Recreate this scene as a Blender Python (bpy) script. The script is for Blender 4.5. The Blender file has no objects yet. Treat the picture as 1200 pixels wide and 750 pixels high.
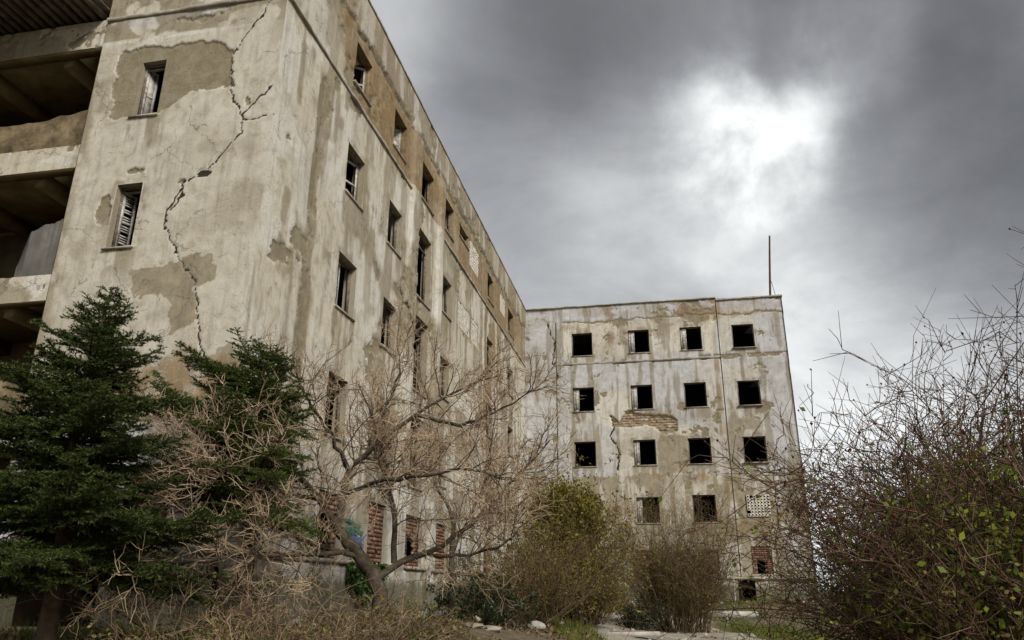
import bpy, math, random
import numpy as np
from mathutils import Matrix, Vector

random.seed(7)
rng = np.random.default_rng(11)
R = math.radians
scene = bpy.context.scene
COL = scene.collection

# ------------------------------------------------------------------ camera
F_PX, PITCH, ROLL = 890.057, 0.342497, 0.002617
CAM_Z = 1.6
cam_data = bpy.data.cameras.new('camera')
cam = bpy.data.objects.new('camera', cam_data)
COL.objects.link(cam)
cam_data.sensor_width = 36.0
cam_data.lens = 36.0 * F_PX / 1200.0
cam_data.clip_end = 3000
cam.matrix_world = (Matrix.Translation((0, 0, CAM_Z)) @ Matrix.Rotation(math.pi / 2 + PITCH, 4, 'X')
                    @ Matrix.Rotation(ROLL, 4, 'Z'))
scene.camera = cam

# ------------------------------------------------------------------ light
SUN_EL, SUN_AZ = R(40), R(148)       # azimuth clockwise from +Y
scene.view_settings.view_transform = 'Standard'
scene.view_settings.look = 'None'
scene.view_settings.gamma = 1.0
scene.view_settings.exposure = 1.5
SKY_K = 0.385                          # cloud radiance scale that goes with the exposure above

sun_data = bpy.data.lights.new('sun', 'SUN')
sun_data.energy = 1.5
sun_data.angle = R(20)
sun_data.color = (1.0, 0.95, 0.87)
sun = bpy.data.objects.new('sun', sun_data)
COL.objects.link(sun)
sdir = Vector((math.sin(SUN_AZ) * math.cos(SUN_EL), math.cos(SUN_AZ) * math.cos(SUN_EL), math.sin(SUN_EL)))
sun.rotation_euler = sdir.to_track_quat('Z', 'Y').to_euler()
sun.location = (0, 0, 40)


def px_dir(x, y):
    """direction of a pixel of the 1200 x 750 photograph"""
    X, Y = x - 600, 375 - y
    u = (X * math.cos(ROLL) - Y * math.sin(ROLL)) / F_PX
    v = (X * math.sin(ROLL) + Y * math.cos(ROLL)) / F_PX
    return np.array([u, math.cos(PITCH) - v * math.sin(PITCH), math.sin(PITCH) + v * math.cos(PITCH)])


def at(x, y, d):
    w = px_dir(x, y)
    return np.array([0, 0, CAM_Z]) + w * (d / w[1])


class NT:
    """small node-tree helper"""
    def __init__(self, tree):
        self.t = tree
        tree.nodes.clear()

    def n(self, typ, **kw):
        nd = self.t.nodes.new(typ)
        for k, v in kw.items():
            setattr(nd, k, v)
        return nd

    def link(self, a, b):
        self.t.links.new(a, b)

    def put(self, sock, v):
        if v is None:
            return
        if hasattr(v, 'is_output'):
            self.link(v, sock)
        else:
            if sock.type == 'RGBA' and len(v) == 3:
                v = (*v, 1)
            sock.default_value = v

    def math(self, op, a, b=None, c=None, clamp=False):
        nd = self.n('ShaderNodeMath', operation=op, use_clamp=clamp)
        for i, v in enumerate((a, b, c)):
            if v is not None:
                self.put(nd.inputs[i], v)
        return nd.outputs[0]

    def vmath(self, op, a, b=None):
        nd = self.n('ShaderNodeVectorMath', operation=op)
        self.put(nd.inputs[0], a)
        if b is not None:
            self.put(nd.inputs[3 if op == 'SCALE' else 1], b)
        return nd.outputs['Value' if op in ('DOT_PRODUCT', 'LENGTH') else 'Vector']

    def noise(self, vec, scale, detail=4, rough=0.55, dist=0.0, color=False):
        nd = self.n('ShaderNodeTexNoise')
        if vec is not None:
            self.link(vec, nd.inputs['Vector'])
        nd.inputs['Scale'].default_value = scale
        nd.inputs['Detail'].default_value = detail
        nd.inputs['Roughness'].default_value = rough
        nd.inputs['Distortion'].default_value = dist
        return nd.outputs['Color' if color else 'Fac']

    def smooth(self, v, a, b, lo=0.0, hi=1.0, kind='SMOOTHSTEP'):
        nd = self.n('ShaderNodeMapRange', interpolation_type=kind)
        self.put(nd.inputs['Value'], v)
        for i, s in enumerate((a, b, lo, hi)):
            nd.inputs[i + 1].default_value = s
        return nd.outputs[0]

    def mix(self, fac, a, b, mode='MIX'):
        nd = self.n('ShaderNodeMix', data_type='RGBA', blend_type=mode)
        self.put(nd.inputs['Factor'], fac)
        self.put(nd.inputs['A'], a)
        self.put(nd.inputs['B'], b)
        return nd.outputs['Result']

    def ramp(self, fac, stops):
        nd = self.n('ShaderNodeValToRGB')
        self.link(fac, nd.inputs['Fac'])
        els = nd.color_ramp.elements
        while len(els) < len(stops):
            els.new(0.5)
        for e, (p, c) in zip(els, stops):
            e.position = p
            e.color = (*c, 1) if len(c) == 3 else c
        return nd.outputs['Color']


# ------------------------------------------------------------------ sky: heavy cloud with one thin bright place
world = bpy.data.worlds.new('World')
scene.world = world
world.use_nodes = True
W = NT(world.node_tree)
tc = W.n('ShaderNodeTexCoord').outputs['Generated']
sky = W.n('ShaderNodeTexSky', sky_type='NISHITA')
sky.sun_disc = False
sky.sun_elevation = SUN_EL
sky.sun_rotation = SUN_AZ
sky.dust_density = 4
bg_sky = W.n('ShaderNodeBackground')
W.link(sky.outputs['Color'], bg_sky.inputs['Color'])
bg_sky.inputs['Strength'].default_value = 0.06
# cloud layer coordinates: direction projected on a flat deck
sep = W.n('ShaderNodeSeparateXYZ')
W.link(tc, sep.inputs[0])
den = W.math('ADD', W.math('MAXIMUM', sep.outputs['Z'], 0.0), 0.22)
comb = W.n('ShaderNodeCombineXYZ')
W.link(W.math('DIVIDE', sep.outputs['X'], den), comb.inputs[0])
W.link(W.math('DIVIDE', sep.outputs['Y'], den), comb.inputs[1])
deck = comb.outputs[0]
warp = W.vmath('SUBTRACT', W.noise(tc, 3.2, 6, 0.6, 0.0, color=True), (0.5, 0.5, 0.5))
warp_f = W.vmath('SUBTRACT', W.noise(tc, 10.0, 5, 0.6, 0.0, color=True), (0.5, 0.5, 0.5))
wd = W.vmath('NORMALIZE', W.vmath('ADD', W.vmath('ADD', tc, W.vmath('SCALE', warp, 0.13)), W.vmath('SCALE', warp_f, 0.03)))
big = W.noise(deck, 0.9, 6, 0.5, 0.5)
fine = W.noise(deck, 2.3, 8, 0.6, 0.4)
wisp = W.noise(tc, 6.0, 8, 0.55, 0.25)
# log-brightness of the cloud deck: slow swells, finer rolls, then the thin and the thick places
ev = W.math('ADD', W.smooth(big, 0.25, 0.75, -0.28, 0.28, 'LINEAR'), W.smooth(fine, 0.3, 0.7, -0.24, 0.24, 'LINEAR'))


def lobe(px, width, amp, rag=0.0):
    """cloud thinner (+) or thicker (-) about the direction of a pixel; rag breaks its edge into wisps"""
    global ev
    d = px_dir(*px)
    d = d / np.linalg.norm(d)
    c = W.vmath('DOT_PRODUCT', wd, tuple(d))
    v = W.smooth(c, math.cos(R(width)), 1.0, 0.0, 1.0, 'SMOOTHERSTEP')
    if rag:
        v = W.math('MULTIPLY', v, W.smooth(wisp, 0.28, 0.66, 1 - rag, 1 + rag * 0.4))
    ev = W.math('ADD', ev, W.math('MULTIPLY', v, amp))


lobe((835, 170), 18, 0.36, 0.35)
lobe((905, 105), 7, 0.34, 0.8)
lobe((865, 165), 7.5, 0.46, 0.9)
lobe((770, 215), 11, 0.24, 0.5)
lobe((985, 45), 6, 0.40, 0.5)
lobe((970, 500), 14, 0.30)
lobe((1080, 590), 22, 0.45)
lobe((470, 90), 14, 0.18)
lobe((650, 140), 14, -0.42, 0.2)
lobe((640, 0), 13, -0.28)
lobe((780, -10), 15, -0.46)
lobe((1000, -20), 14, -0.40)
lobe((1200, 30), 19, -0.48, 0.15)
lobe((1130, 200), 12, -0.36, 0.3)
lum = W.math('MULTIPLY', W.math('EXPONENT', ev), 0.40)
tint = W.mix(W.smooth(lum, 0.1, 0.8), (0.95, 0.975, 1.03), (0.97, 0.99, 1.0))
bg_cloud = W.n('ShaderNodeBackground')
W.link(tint, bg_cloud.inputs['Color'])
W.link(W.math('MULTIPLY', lum, SKY_K), bg_cloud.inputs['Strength'])
mixs = W.n('ShaderNodeMixShader')
mixs.inputs[0].default_value = 0.97
W.link(bg_sky.outputs[0], mixs.inputs[1])
W.link(bg_cloud.outputs[0], mixs.inputs[2])
wo = W.n('ShaderNodeOutputWorld')
W.link(mixs.outputs[0], wo.inputs['Surface'])

# ------------------------------------------------------------------ numpy noise


def _hash(ix, iy, seed):
    h = (ix.astype(np.int64) * 374761393 + iy.astype(np.int64) * 668265263 + seed * 1442695041) & 0xffffffff
    h = ((h ^ (h >> 13)) * 1274126177) & 0xffffffff
    h = h ^ (h >> 16)
    return (h & 0xffff) / 65535.0


def vnoise(x, y, seed=0):
    x = np.asarray(x, float)
    y = np.asarray(y, float)
    ix, iy = np.floor(x), np.floor(y)
    fx, fy = x - ix, y - iy
    fx = fx * fx * (3 - 2 * fx)
    fy = fy * fy * (3 - 2 * fy)
    a, b = _hash(ix, iy, seed), _hash(ix + 1, iy, seed)
    c, d = _hash(ix, iy + 1, seed), _hash(ix + 1, iy + 1, seed)
    return (a * (1 - fx) + b * fx) * (1 - fy) + (c * (1 - fx) + d * fx) * fy


def fbm(x, y, seed=0, octv=5, gain=0.55):
    s, amp, tot = 0, 1.0, 0
    for o in range(octv):
        s = s + vnoise(x * 2 ** o + 17.3 * o, y * 2 ** o + 9.1 * o, seed + o) * amp
        tot += amp
        amp *= gain
    return s / tot


def sm(x, a, b):
    t = np.clip((x - a) / (b - a), 0, 1)
    return t * t * (3 - 2 * t)


def in_poly(x, y, poly):
    inside = np.zeros(np.shape(x), bool)
    n = len(poly)
    for i in range(n):
        x0, y0 = poly[i]
        x1, y1 = poly[(i + 1) % n]
        c = ((y0 > y) != (y1 > y))
        with np.errstate(divide='ignore', invalid='ignore'):
            c &= x < (x1 - x0) * (y - y0) / ((y1 - y0) if y1 != y0 else 1e-9) + x0
        inside ^= c
    return inside


def d_line(x, y, pts):
    best = np.full(np.shape(x), 1e9)
    for (x0, y0), (x1, y1) in zip(pts[:-1], pts[1:]):
        dx, dy = x1 - x0, y1 - y0
        t = np.clip(((x - x0) * dx + (y - y0) * dy) / (dx * dx + dy * dy), 0, 1)
        best = np.minimum(best, np.hypot(x - x0 - t * dx, y - y0 - t * dy))
    return best


# ------------------------------------------------------------------ object helpers


def mesh_from(name, V, Fq, smooth=False):
    """V (n,3); Fq (m,k) all faces with k corners, or a list of such arrays"""
    if not isinstance(Fq, list):
        Fq = [Fq]
    Fq = [f for f in Fq if len(f)]
    me = bpy.data.meshes.new(name)
    V = np.asarray(V, np.float32)
    me.vertices.add(len(V))
    me.vertices.foreach_set('co', V.ravel())
    nl = sum(f.size for f in Fq)
    npol = sum(len(f) for f in Fq)
    me.loops.add(nl)
    me.polygons.add(npol)
    me.loops.foreach_set('vertex_index', np.concatenate([f.ravel() for f in Fq]).astype(np.int32))
    tot = np.concatenate([np.full(len(f), f.shape[1]) for f in Fq]).astype(np.int32)
    st = np.concatenate([[0], np.cumsum(tot)[:-1]]).astype(np.int32)
    me.polygons.foreach_set('loop_start', st)
    me.polygons.foreach_set('loop_total', tot)
    if smooth:
        me.polygons.foreach_set('use_smooth', np.ones(npol, bool))
    me.update(calc_edges=True)
    me.validate()
    return me


def add_attr(me, name, arr):
    a = me.attributes.new(name, 'FLOAT_COLOR', 'POINT')
    a.data.foreach_set('color', np.asarray(arr, np.float32).ravel())


def obj(name, me, mat=None, parent=None, loc=None):
    o = bpy.data.objects.new(name, me)
    COL.objects.link(o)
    if mat is not None and me is not None and not me.materials:
        me.materials.append(mat)
    if parent is not None:
        o.parent = parent
    if loc is not None:
        o.location = loc
    return o


def tag(o, label=None, cat=None, group=None, kind=None):
    for k, v in (('label', label), ('category', cat), ('group', group), ('kind', kind)):
        if v:
            o[k] = v
    return o


def empty(name, loc, label, cat, group=None, rz=0.0):
    o = obj(name, None, loc=loc)
    o.rotation_euler = (0, 0, rz)
    return tag(o, label, cat, group)


class MB:
    """collects boxes / prisms into one mesh"""
    def __init__(self):
        self.v, self.f4, self.f3 = [], [], []
        self.n = 0

    def add(self, V, f4=(), f3=()):
        self.v.append(np.asarray(V, float))
        if len(f4):
            self.f4.append(np.asarray(f4) + self.n)
        if len(f3):
            self.f3.append(np.asarray(f3) + self.n)
        self.n += len(V)

    def box(self, x0, x1, y0, y1, z0, z1, jit=0.0):
        V = np.array([[x, y, z] for z in (z0, z1) for y in (y0, y1) for x in (x0, x1)], float)
        if jit:
            V += rng.uniform(-jit, jit, V.shape)
        self.add(V, [[0, 2, 3, 1], [4, 5, 7, 6], [0, 1, 5, 4], [2, 6, 7, 3], [0, 4, 6, 2], [1, 3, 7, 5]])
        return self

    def obox(self, c, ax, ay, az, jit=0.0):
        """oriented box: centre and three half-axis vectors"""
        c, ax, ay, az = (np.asarray(q, float) for q in (c, ax, ay, az))
        V = np.array([c + sx * ax + sy * ay + sz * az for sz in (-1, 1) for sy in (-1, 1) for sx in (-1, 1)])
        if jit:
            V += rng.uniform(-jit, jit, V.shape)
        self.add(V, [[0, 2, 3, 1], [4, 5, 7, 6], [0, 1, 5, 4], [2, 6, 7, 3], [0, 4, 6, 2], [1, 3, 7, 5]])
        return self

    def mesh(self, name, smooth=False):
        fs = []
        if self.f4:
            fs.append(np.concatenate(self.f4))
        if self.f3:
            fs.append(np.concatenate(self.f3))
        return mesh_from(name, np.concatenate(self.v), fs, smooth)

    def build(self, name, mat, parent=None, loc=None, smooth=False):
        return obj(name, self.mesh(name, smooth), mat, parent, loc)


# ------------------------------------------------------------------ materials


def new_mat(name):
    m = bpy.data.materials.new(name)
    m.use_nodes = True
    T = NT(m.node_tree)
    out = T.n('ShaderNodeOutputMaterial')
    b = T.n('ShaderNodeBsdfPrincipled')
    b.inputs['Roughness'].default_value = 0.9
    b.inputs['Specular IOR Level'].default_value = 0.25
    T.link(b.outputs[0], out.inputs[0])
    return m, T, b


def bump(T, b, h, strength=0.4, dist=0.02):
    nd = T.n('ShaderNodeBump')
    nd.inputs['Strength'].default_value = strength
    nd.inputs['Distance'].default_value = dist
    T.link(h, nd.inputs['Height'])
    T.link(nd.outputs[0], b.inputs['Normal'])


def simple_mat(name, stops, scale=6.0, rough=0.9, bstr=0.3, bdist=0.01, detail=5, per_obj=0.0):
    m, T, b = new_mat(name)
    tcn = T.n('ShaderNodeTexCoord').outputs['Object']
    geo = T.n('ShaderNodeNewGeometry').outputs['Position']
    n1 = T.noise(geo, scale, detail, 0.6, 0.3)
    col = T.ramp(n1, stops)
    if per_obj:
        oi = T.n('ShaderNodeObjectInfo').outputs['Random']
        k = T.smooth(oi, 0, 1, 1 - per_obj, 1 + per_obj, 'LINEAR')
        col = T.mix(1.0, col, T.vmath('SCALE', (1, 1, 1), k), 'MULTIPLY')
    T.link(col, b.inputs['Base Color'])
    b.inputs['Roughness'].default_value = rough
    if bstr:
        bump(T, b, T.noise(geo, scale * 5, 6, 0.65), bstr, bdist)
    return m


def wall_material():
    """rendered wall; the attributes say where the coat is lost, damp, rust-stained, painted grey, limed, cracked, mossy or shaded by colour"""
    m, T, b = new_mat('weathered_render')
    geo = T.n('ShaderNodeNewGeometry').outputs['Position']
    a1 = T.n('ShaderNodeAttribute', attribute_name='mask_a')
    a2 = T.n('ShaderNodeAttribute', attribute_name='mask_b')
    s1 = T.n('ShaderNodeSeparateColor')
    T.link(a1.outputs['Color'], s1.inputs[0])
    s2 = T.n('ShaderNodeSeparateColor')
    T.link(a2.outputs['Color'], s2.inputs[0])
    peel, damp, ochre, paint = s1.outputs[0], s1.outputs[1], s1.outputs[2], a1.outputs['Alpha']
    lime, crack, moss = s2.outputs[0], s2.outputs[1], s2.outputs[2]
    sc = T.n('ShaderNodeMapping')
    T.link(geo, sc.inputs['Vector'])
    sc.inputs['Scale'].default_value = (5.0, 5.0, 0.45)
    streak = T.noise(sc.outputs[0], 1.6, 5, 0.6, 0.2)
    n_big = T.noise(geo, 0.9, 6, 0.6, 0.4)
    n_mid = T.noise(geo, 4.2, 6, 0.62, 0.5)
    n_fine = T.noise(geo, 22.0, 5, 0.65, 0.2)
    n_grit = T.noise(geo, 90.0, 3, 0.6)
    warm = T.ramp(n_mid, [(0.28, (0.34, 0.295, 0.215)), (0.46, (0.485, 0.445, 0.35)), (0.7, (0.57, 0.535, 0.44))])
    grey = T.ramp(n_mid, [(0.25, (0.345, 0.34, 0.332)), (0.5, (0.47, 0.468, 0.468)), (0.75, (0.56, 0.556, 0.55))])
    col = T.mix(paint, warm, grey)
    # soft edges of every mask are broken up by noise
    jit = T.math('MULTIPLY', T.math('SUBTRACT', n_mid, 0.5), 0.9)
    jit2 = T.math('MULTIPLY', T.math('SUBTRACT', n_fine, 0.5), 0.7)
    jj = T.math('ADD', jit, jit2)

    def brk(v, lo=0.35, hi=0.65, k=1.0):
        return T.smooth(T.math('ADD', v, T.math('MULTIPLY', jj, k)), lo, hi)
    col = T.mix(T.math('MULTIPLY', brk(lime, 0.35, 0.8), 0.85), col, T.ramp(n_fine, [(0.3, (0.50, 0.475, 0.42)), (0.65, (0.64, 0.615, 0.555))]))
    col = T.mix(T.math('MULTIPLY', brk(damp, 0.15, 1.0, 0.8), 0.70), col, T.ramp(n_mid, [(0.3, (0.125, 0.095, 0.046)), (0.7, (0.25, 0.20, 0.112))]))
    och = T.ramp(n_mid, [(0.3, (0.125, 0.077, 0.03)), (0.6, (0.255, 0.168, 0.075)), (0.8, (0.36, 0.27, 0.15))])
    col = T.mix(T.math('MULTIPLY', brk(ochre, 0.35, 0.8), 0.85), col, och)
    moss_shade_c = T.ramp(n_fine, [(0.3, (0.045, 0.045, 0.02)), (0.7, (0.12, 0.115, 0.055))])
    col = T.mix(T.math('MULTIPLY', brk(moss, 0.35, 0.8), 0.8), col, moss_shade_c)
    # rain streaks and overall grime
    st = T.smooth(streak, 0.48, 0.72)
    col = T.mix(T.math('MULTIPLY', st, 0.34), col, (0.16, 0.13, 0.095))
    st2 = T.smooth(streak, 0.42, 0.25)
    col = T.mix(T.math('MULTIPLY', st2, 0.25), col, (0.56, 0.53, 0.46))
    col = T.mix(T.smooth(n_big, 0.52, 0.74, 0, 0.34), col, (0.21, 0.175, 0.115))
    spot = T.smooth(T.noise(geo, 7.5, 7, 0.72, 1.2), 0.60, 0.70)
    col = T.mix(T.math('MULTIPLY', spot, 0.38), col, (0.15, 0.12, 0.085))
    # small scabs where the coat has flaked
    peel_c = T.ramp(n_fine, [(0.2, (0.15, 0.122, 0.074)), (0.5, (0.205, 0.17, 0.108)), (0.8, (0.26, 0.218, 0.148))])
    peel_c = T.mix(T.smooth(n_mid, 0.35, 0.7), peel_c, (0.27, 0.235, 0.165))
    pk = T.smooth(T.math('ADD', peel, T.math('MULTIPLY', jit2, 0.5)), 0.42, 0.58)
    col = T.mix(pk, col, peel_c)
    # hairline map cracks
    vo = T.n('ShaderNodeTexVoronoi', feature='DISTANCE_TO_EDGE')
    wv = T.vmath('ADD', geo, T.vmath('SCALE', T.noise(geo, 3.0, 4, 0.6, 0, color=True), 0.55))
    T.link(wv, vo.inputs['Vector'])
    vo.inputs['Scale'].default_value = 0.75
    hair = T.smooth(vo.outputs[0], 0.010, 0.002)
    hair = T.math('MULTIPLY', hair, T.smooth(n_big, 0.45, 0.55))
    col = T.mix(T.math('MULTIPLY', hair, 0.55), col, (0.07, 0.055, 0.04))
    col = T.mix(T.smooth(crack, 0.22, 0.6), col, (0.035, 0.028, 0.02))
    col = T.mix(1.0, col, T.ramp(n_grit, [(0.3, (0.80, 0.80, 0.80)), (0.7, (1.10, 1.10, 1.10))]), 'MULTIPLY')
    T.link(col, b.inputs['Base Color'])
    h = T.math('ADD', T.math('MULTIPLY', n_fine, T.smooth(peel, 0.4, 0.6, 0.5, 0.9)), T.math('MULTIPLY', n_grit, 0.5))
    h = T.math('SUBTRACT', h, T.math('MULTIPLY', spot, 0.6))
    h = T.math('SUBTRACT', h, T.math('MULTIPLY', pk, 0.9))
    bump(T, b, h, 0.55, 0.02)
    return m


M = {}
M['wall'] = wall_material()
M['concrete'] = simple_mat('stained_concrete', [(0.25, (0.13, 0.105, 0.07)), (0.5, (0.27, 0.24, 0.19)), (0.75, (0.40, 0.37, 0.31))], 3.5, bstr=0.5)
M['concrete_dark'] = simple_mat('dark_brown_concrete', [(0.25, (0.09, 0.066, 0.03)), (0.6, (0.20, 0.155, 0.08)), (0.8, (0.29, 0.235, 0.135))], 2.0, bstr=0.4)  # darker brown concrete for loggia walls, slabs and ceiling beams
M['interior'] = simple_mat('darkened_interior', [(0.3, (0.035, 0.03, 0.025)), (0.7, (0.09, 0.078, 0.062))], 1.2, bstr=0.0)  # shade of the rooms put into a dark base colour
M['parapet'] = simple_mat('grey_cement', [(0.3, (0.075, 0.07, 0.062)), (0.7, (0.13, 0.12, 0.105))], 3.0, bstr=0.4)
M['joist'] = simple_mat('weathered_joist_timber', [(0.3, (0.05, 0.042, 0.033)), (0.6, (0.14, 0.115, 0.09)), (0.8, (0.24, 0.21, 0.17))], 5.0, bstr=0.3)
M['rubble'] = simple_mat('broken_dirty_plaster', [(0.3, (0.035, 0.027, 0.016)), (0.5, (0.12, 0.09, 0.05)), (0.66, (0.20, 0.155, 0.09)), (0.8, (0.30, 0.26, 0.19))], 3.2, bstr=0.8, bdist=0.03)
M['shutter'] = simple_mat('peeling_white_paint', [(0.32, (0.16, 0.135, 0.11)), (0.5, (0.38, 0.36, 0.33)), (0.7, (0.52, 0.51, 0.48))], 9.0, 0.7, 0.3)
M['frame'] = simple_mat('rotten_window_timber', [(0.3, (0.06, 0.045, 0.032)), (0.6, (0.17, 0.14, 0.11)), (0.8, (0.32, 0.29, 0.25))], 8.0, 0.8, 0.3)
M['brick'] = simple_mat('orange_clay_brick', [(0.3, (0.085, 0.042, 0.028)), (0.5, (0.165, 0.075, 0.046)), (0.72, (0.27, 0.20, 0.145))], 5.0, bstr=0.5, per_obj=0.45)
M['brick_pale'] = simple_mat('faded_clay_brick', [(0.3, (0.15, 0.10, 0.06)), (0.5, (0.25, 0.175, 0.11)), (0.68, (0.42, 0.38, 0.31))], 5.0, bstr=0.5, per_obj=0.3)
M['mortar'] = simple_mat('brick_mortar', [(0.3, (0.10, 0.075, 0.055)), (0.7, (0.22, 0.18, 0.14))], 9.0)
M['block'] = simple_mat('pale_breeze_block', [(0.3, (0.42, 0.38, 0.30)), (0.6, (0.62, 0.59, 0.52)), (0.8, (0.70, 0.675, 0.61))], 5.0)
M['rust'] = simple_mat('rusted_steel', [(0.3, (0.035, 0.02, 0.015)), (0.6, (0.085, 0.042, 0.027)), (0.8, (0.14, 0.075, 0.045))], 10.0, 0.75)
M['bark'] = simple_mat('grey_brown_bark', [(0.3, (0.03, 0.023, 0.016)), (0.55, (0.075, 0.058, 0.041)), (0.8, (0.15, 0.135, 0.085))], 11.0, bstr=0.7, bdist=0.02)
M['fir_bark'] = simple_mat('dark_fir_bark', [(0.3, (0.05, 0.032, 0.02)), (0.7, (0.12, 0.085, 0.055))], 9.0, bstr=0.7, bdist=0.02)
M['stone'] = simple_mat('pale_rubble_stone', [(0.3, (0.20, 0.18, 0.15)), (0.7, (0.42, 0.40, 0.36))], 5.0, bstr=0.6, bdist=0.03)
M['slab'] = simple_mat('pale_concrete_slab', [(0.3, (0.24, 0.22, 0.19)), (0.7, (0.42, 0.40, 0.36))], 4.0)


def leaf_mat(name, cols, rough=0.55, trans=0.25, scale=3.0):
    """foliage: colour varies from leaf to leaf and over the plant"""
    m, T, b = new_mat(name)
    geo = T.n('ShaderNodeNewGeometry')
    rnd = geo.outputs['Random Per Island']
    n1 = T.noise(geo.outputs['Position'], scale, 3, 0.6)
    v = T.math('ADD', T.math('MULTIPLY', rnd, 0.65), T.math('MULTIPLY', n1, 0.35))
    k = len(cols)
    col = T.ramp(v, [(0.12 + 0.76 * i / (k - 1), c) for i, c in enumerate(cols)])
    T.link(col, b.inputs['Base Color'])
    b.inputs['Roughness'].default_value = rough
    if trans:
        tr = T.n('ShaderNodeBsdfTranslucent')
        T.link(col, tr.inputs['Color'])
        ms = T.n('ShaderNodeMixShader')
        ms.inputs[0].default_value = trans
        T.link(b.outputs[0], ms.inputs[1])
        T.link(tr.outputs[0], ms.inputs[2])
        out = [n for n in T.t.nodes if n.type == 'OUTPUT_MATERIAL'][0]
        T.link(ms.outputs[0], out.inputs[0])
    return m


M['needle'] = leaf_mat('fir_needles', [(0.009, 0.016, 0.003), (0.028, 0.044, 0.007), (0.08, 0.108, 0.016)], 0.7, 0.06)
M['needle_bright'] = leaf_mat('fir_needles_fresh', [(0.011, 0.021, 0.003), (0.036, 0.058, 0.007), (0.10, 0.14, 0.017)], 0.7, 0.08)
M['twig_tan'] = leaf_mat('bare_tan_twigs', [(0.15, 0.098, 0.058), (0.33, 0.24, 0.152), (0.54, 0.43, 0.30)], 0.85, 0)
M['twig_straw'] = leaf_mat('bare_straw_twigs', [(0.045, 0.028, 0.015), (0.135, 0.09, 0.05), (0.36, 0.27, 0.17)], 0.85, 0)
M['twig_brown'] = leaf_mat('bare_brown_twigs', [(0.045, 0.028, 0.014), (0.11, 0.075, 0.036), (0.20, 0.155, 0.08)], 0.85, 0)
M['cane'] = leaf_mat('dark_red_rose_canes', [(0.028, 0.014, 0.008), (0.065, 0.034, 0.018), (0.15, 0.095, 0.05)], 0.7, 0)
M['leaf_olive'] = leaf_mat('olive_leaves', [(0.06, 0.046, 0.008), (0.145, 0.125, 0.015), (0.25, 0.215, 0.033)], 0.55, 0.3)
M['leaf_brown'] = leaf_mat('russet_leaves', [(0.06, 0.032, 0.012), (0.125, 0.075, 0.025), (0.18, 0.135, 0.04)], 0.6, 0.25)
M['leaf_green'] = leaf_mat('bramble_leaves', [(0.03, 0.048, 0.007), (0.12, 0.155, 0.016), (0.30, 0.33, 0.045)], 0.5, 0.3)
M['leaf_dark'] = leaf_mat('dark_leaves', [(0.006, 0.01, 0.004), (0.014, 0.024, 0.009), (0.03, 0.05, 0.016)], 0.45, 0.1)
M['leaf_ivy'] = leaf_mat('ivy_leaves', [(0.012, 0.03, 0.008), (0.03, 0.07, 0.014), (0.07, 0.14, 0.03)], 0.45, 0.2)
M['litter'] = leaf_mat('fallen_leaves', [(0.05, 0.03, 0.016), (0.14, 0.085, 0.04), (0.26, 0.18, 0.09)], 0.8, 0.1, 1.0)
M['grass'] = leaf_mat('rough_grass', [(0.04, 0.06, 0.008), (0.10, 0.135, 0.018), (0.22, 0.22, 0.05)], 0.7, 0.25, 0.8)
M['hip'] = leaf_mat('rose_hips', [(0.03, 0.008, 0.006), (0.08, 0.014, 0.010), (0.12, 0.02, 0.012)], 0.4, 0)

# ------------------------------------------------------------------ the building's own frame
TH, CX, CY, LEN = 0.192066, -4.44304, 11.97629, 26.9159
E1 = np.array([math.sin(TH), math.cos(TH)])      # along the long wall, away from the camera
E2 = np.array([math.cos(TH), -math.sin(TH)])     # to the right, along the far wall


def to_local(x, y):
    dx, dy = np.asarray(x) - CX, np.asarray(y) - CY
    return dx * E2[0] + dy * E2[1], dx * E1[0] + dy * E1[1]


def to_world(lx, ly):
    return CX + lx * E2[0] + ly * E1[0], CY + lx * E2[1] + ly * E1[1]


# ------------------------------------------------------------------ ground


def ground_z(x, y):
    lx, ly = to_local(x, y)
    d_long = np.where(ly > -1, np.abs(np.maximum(lx, 0)), np.hypot(lx, ly + 1))
    d_end = np.where(lx < 0, np.abs(np.minimum(ly, 0)), np.hypot(np.maximum(lx, 0), np.minimum(ly, 0)))
    d_far = np.where(lx < 13.5, np.abs(LEN - ly), np.hypot(lx - 13.5, LEN - ly))
    k = np.maximum(np.maximum(1 - sm(d_long, 1.2, 5.5), 1 - sm(d_end, 1.5, 7.0)), 1 - sm(d_far, 1.0, 8.0))
    k = np.where((lx < 0) & (ly > 0) | (ly > LEN), 1.0, k)
    base = 0.12 + 0.2 * sm(y, 5, 24) + k * (0.82 + 0.0 * y)
    bumps = (fbm(x * 0.5, y * 0.5, 3, 4) - 0.5) * 0.14 + (fbm(x * 2.2, y * 2.2, 8, 3) - 0.5) * 0.05
    far = np.hypot(x, y)
    return base + bumps * (1 - sm(far, 60, 120))


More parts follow.
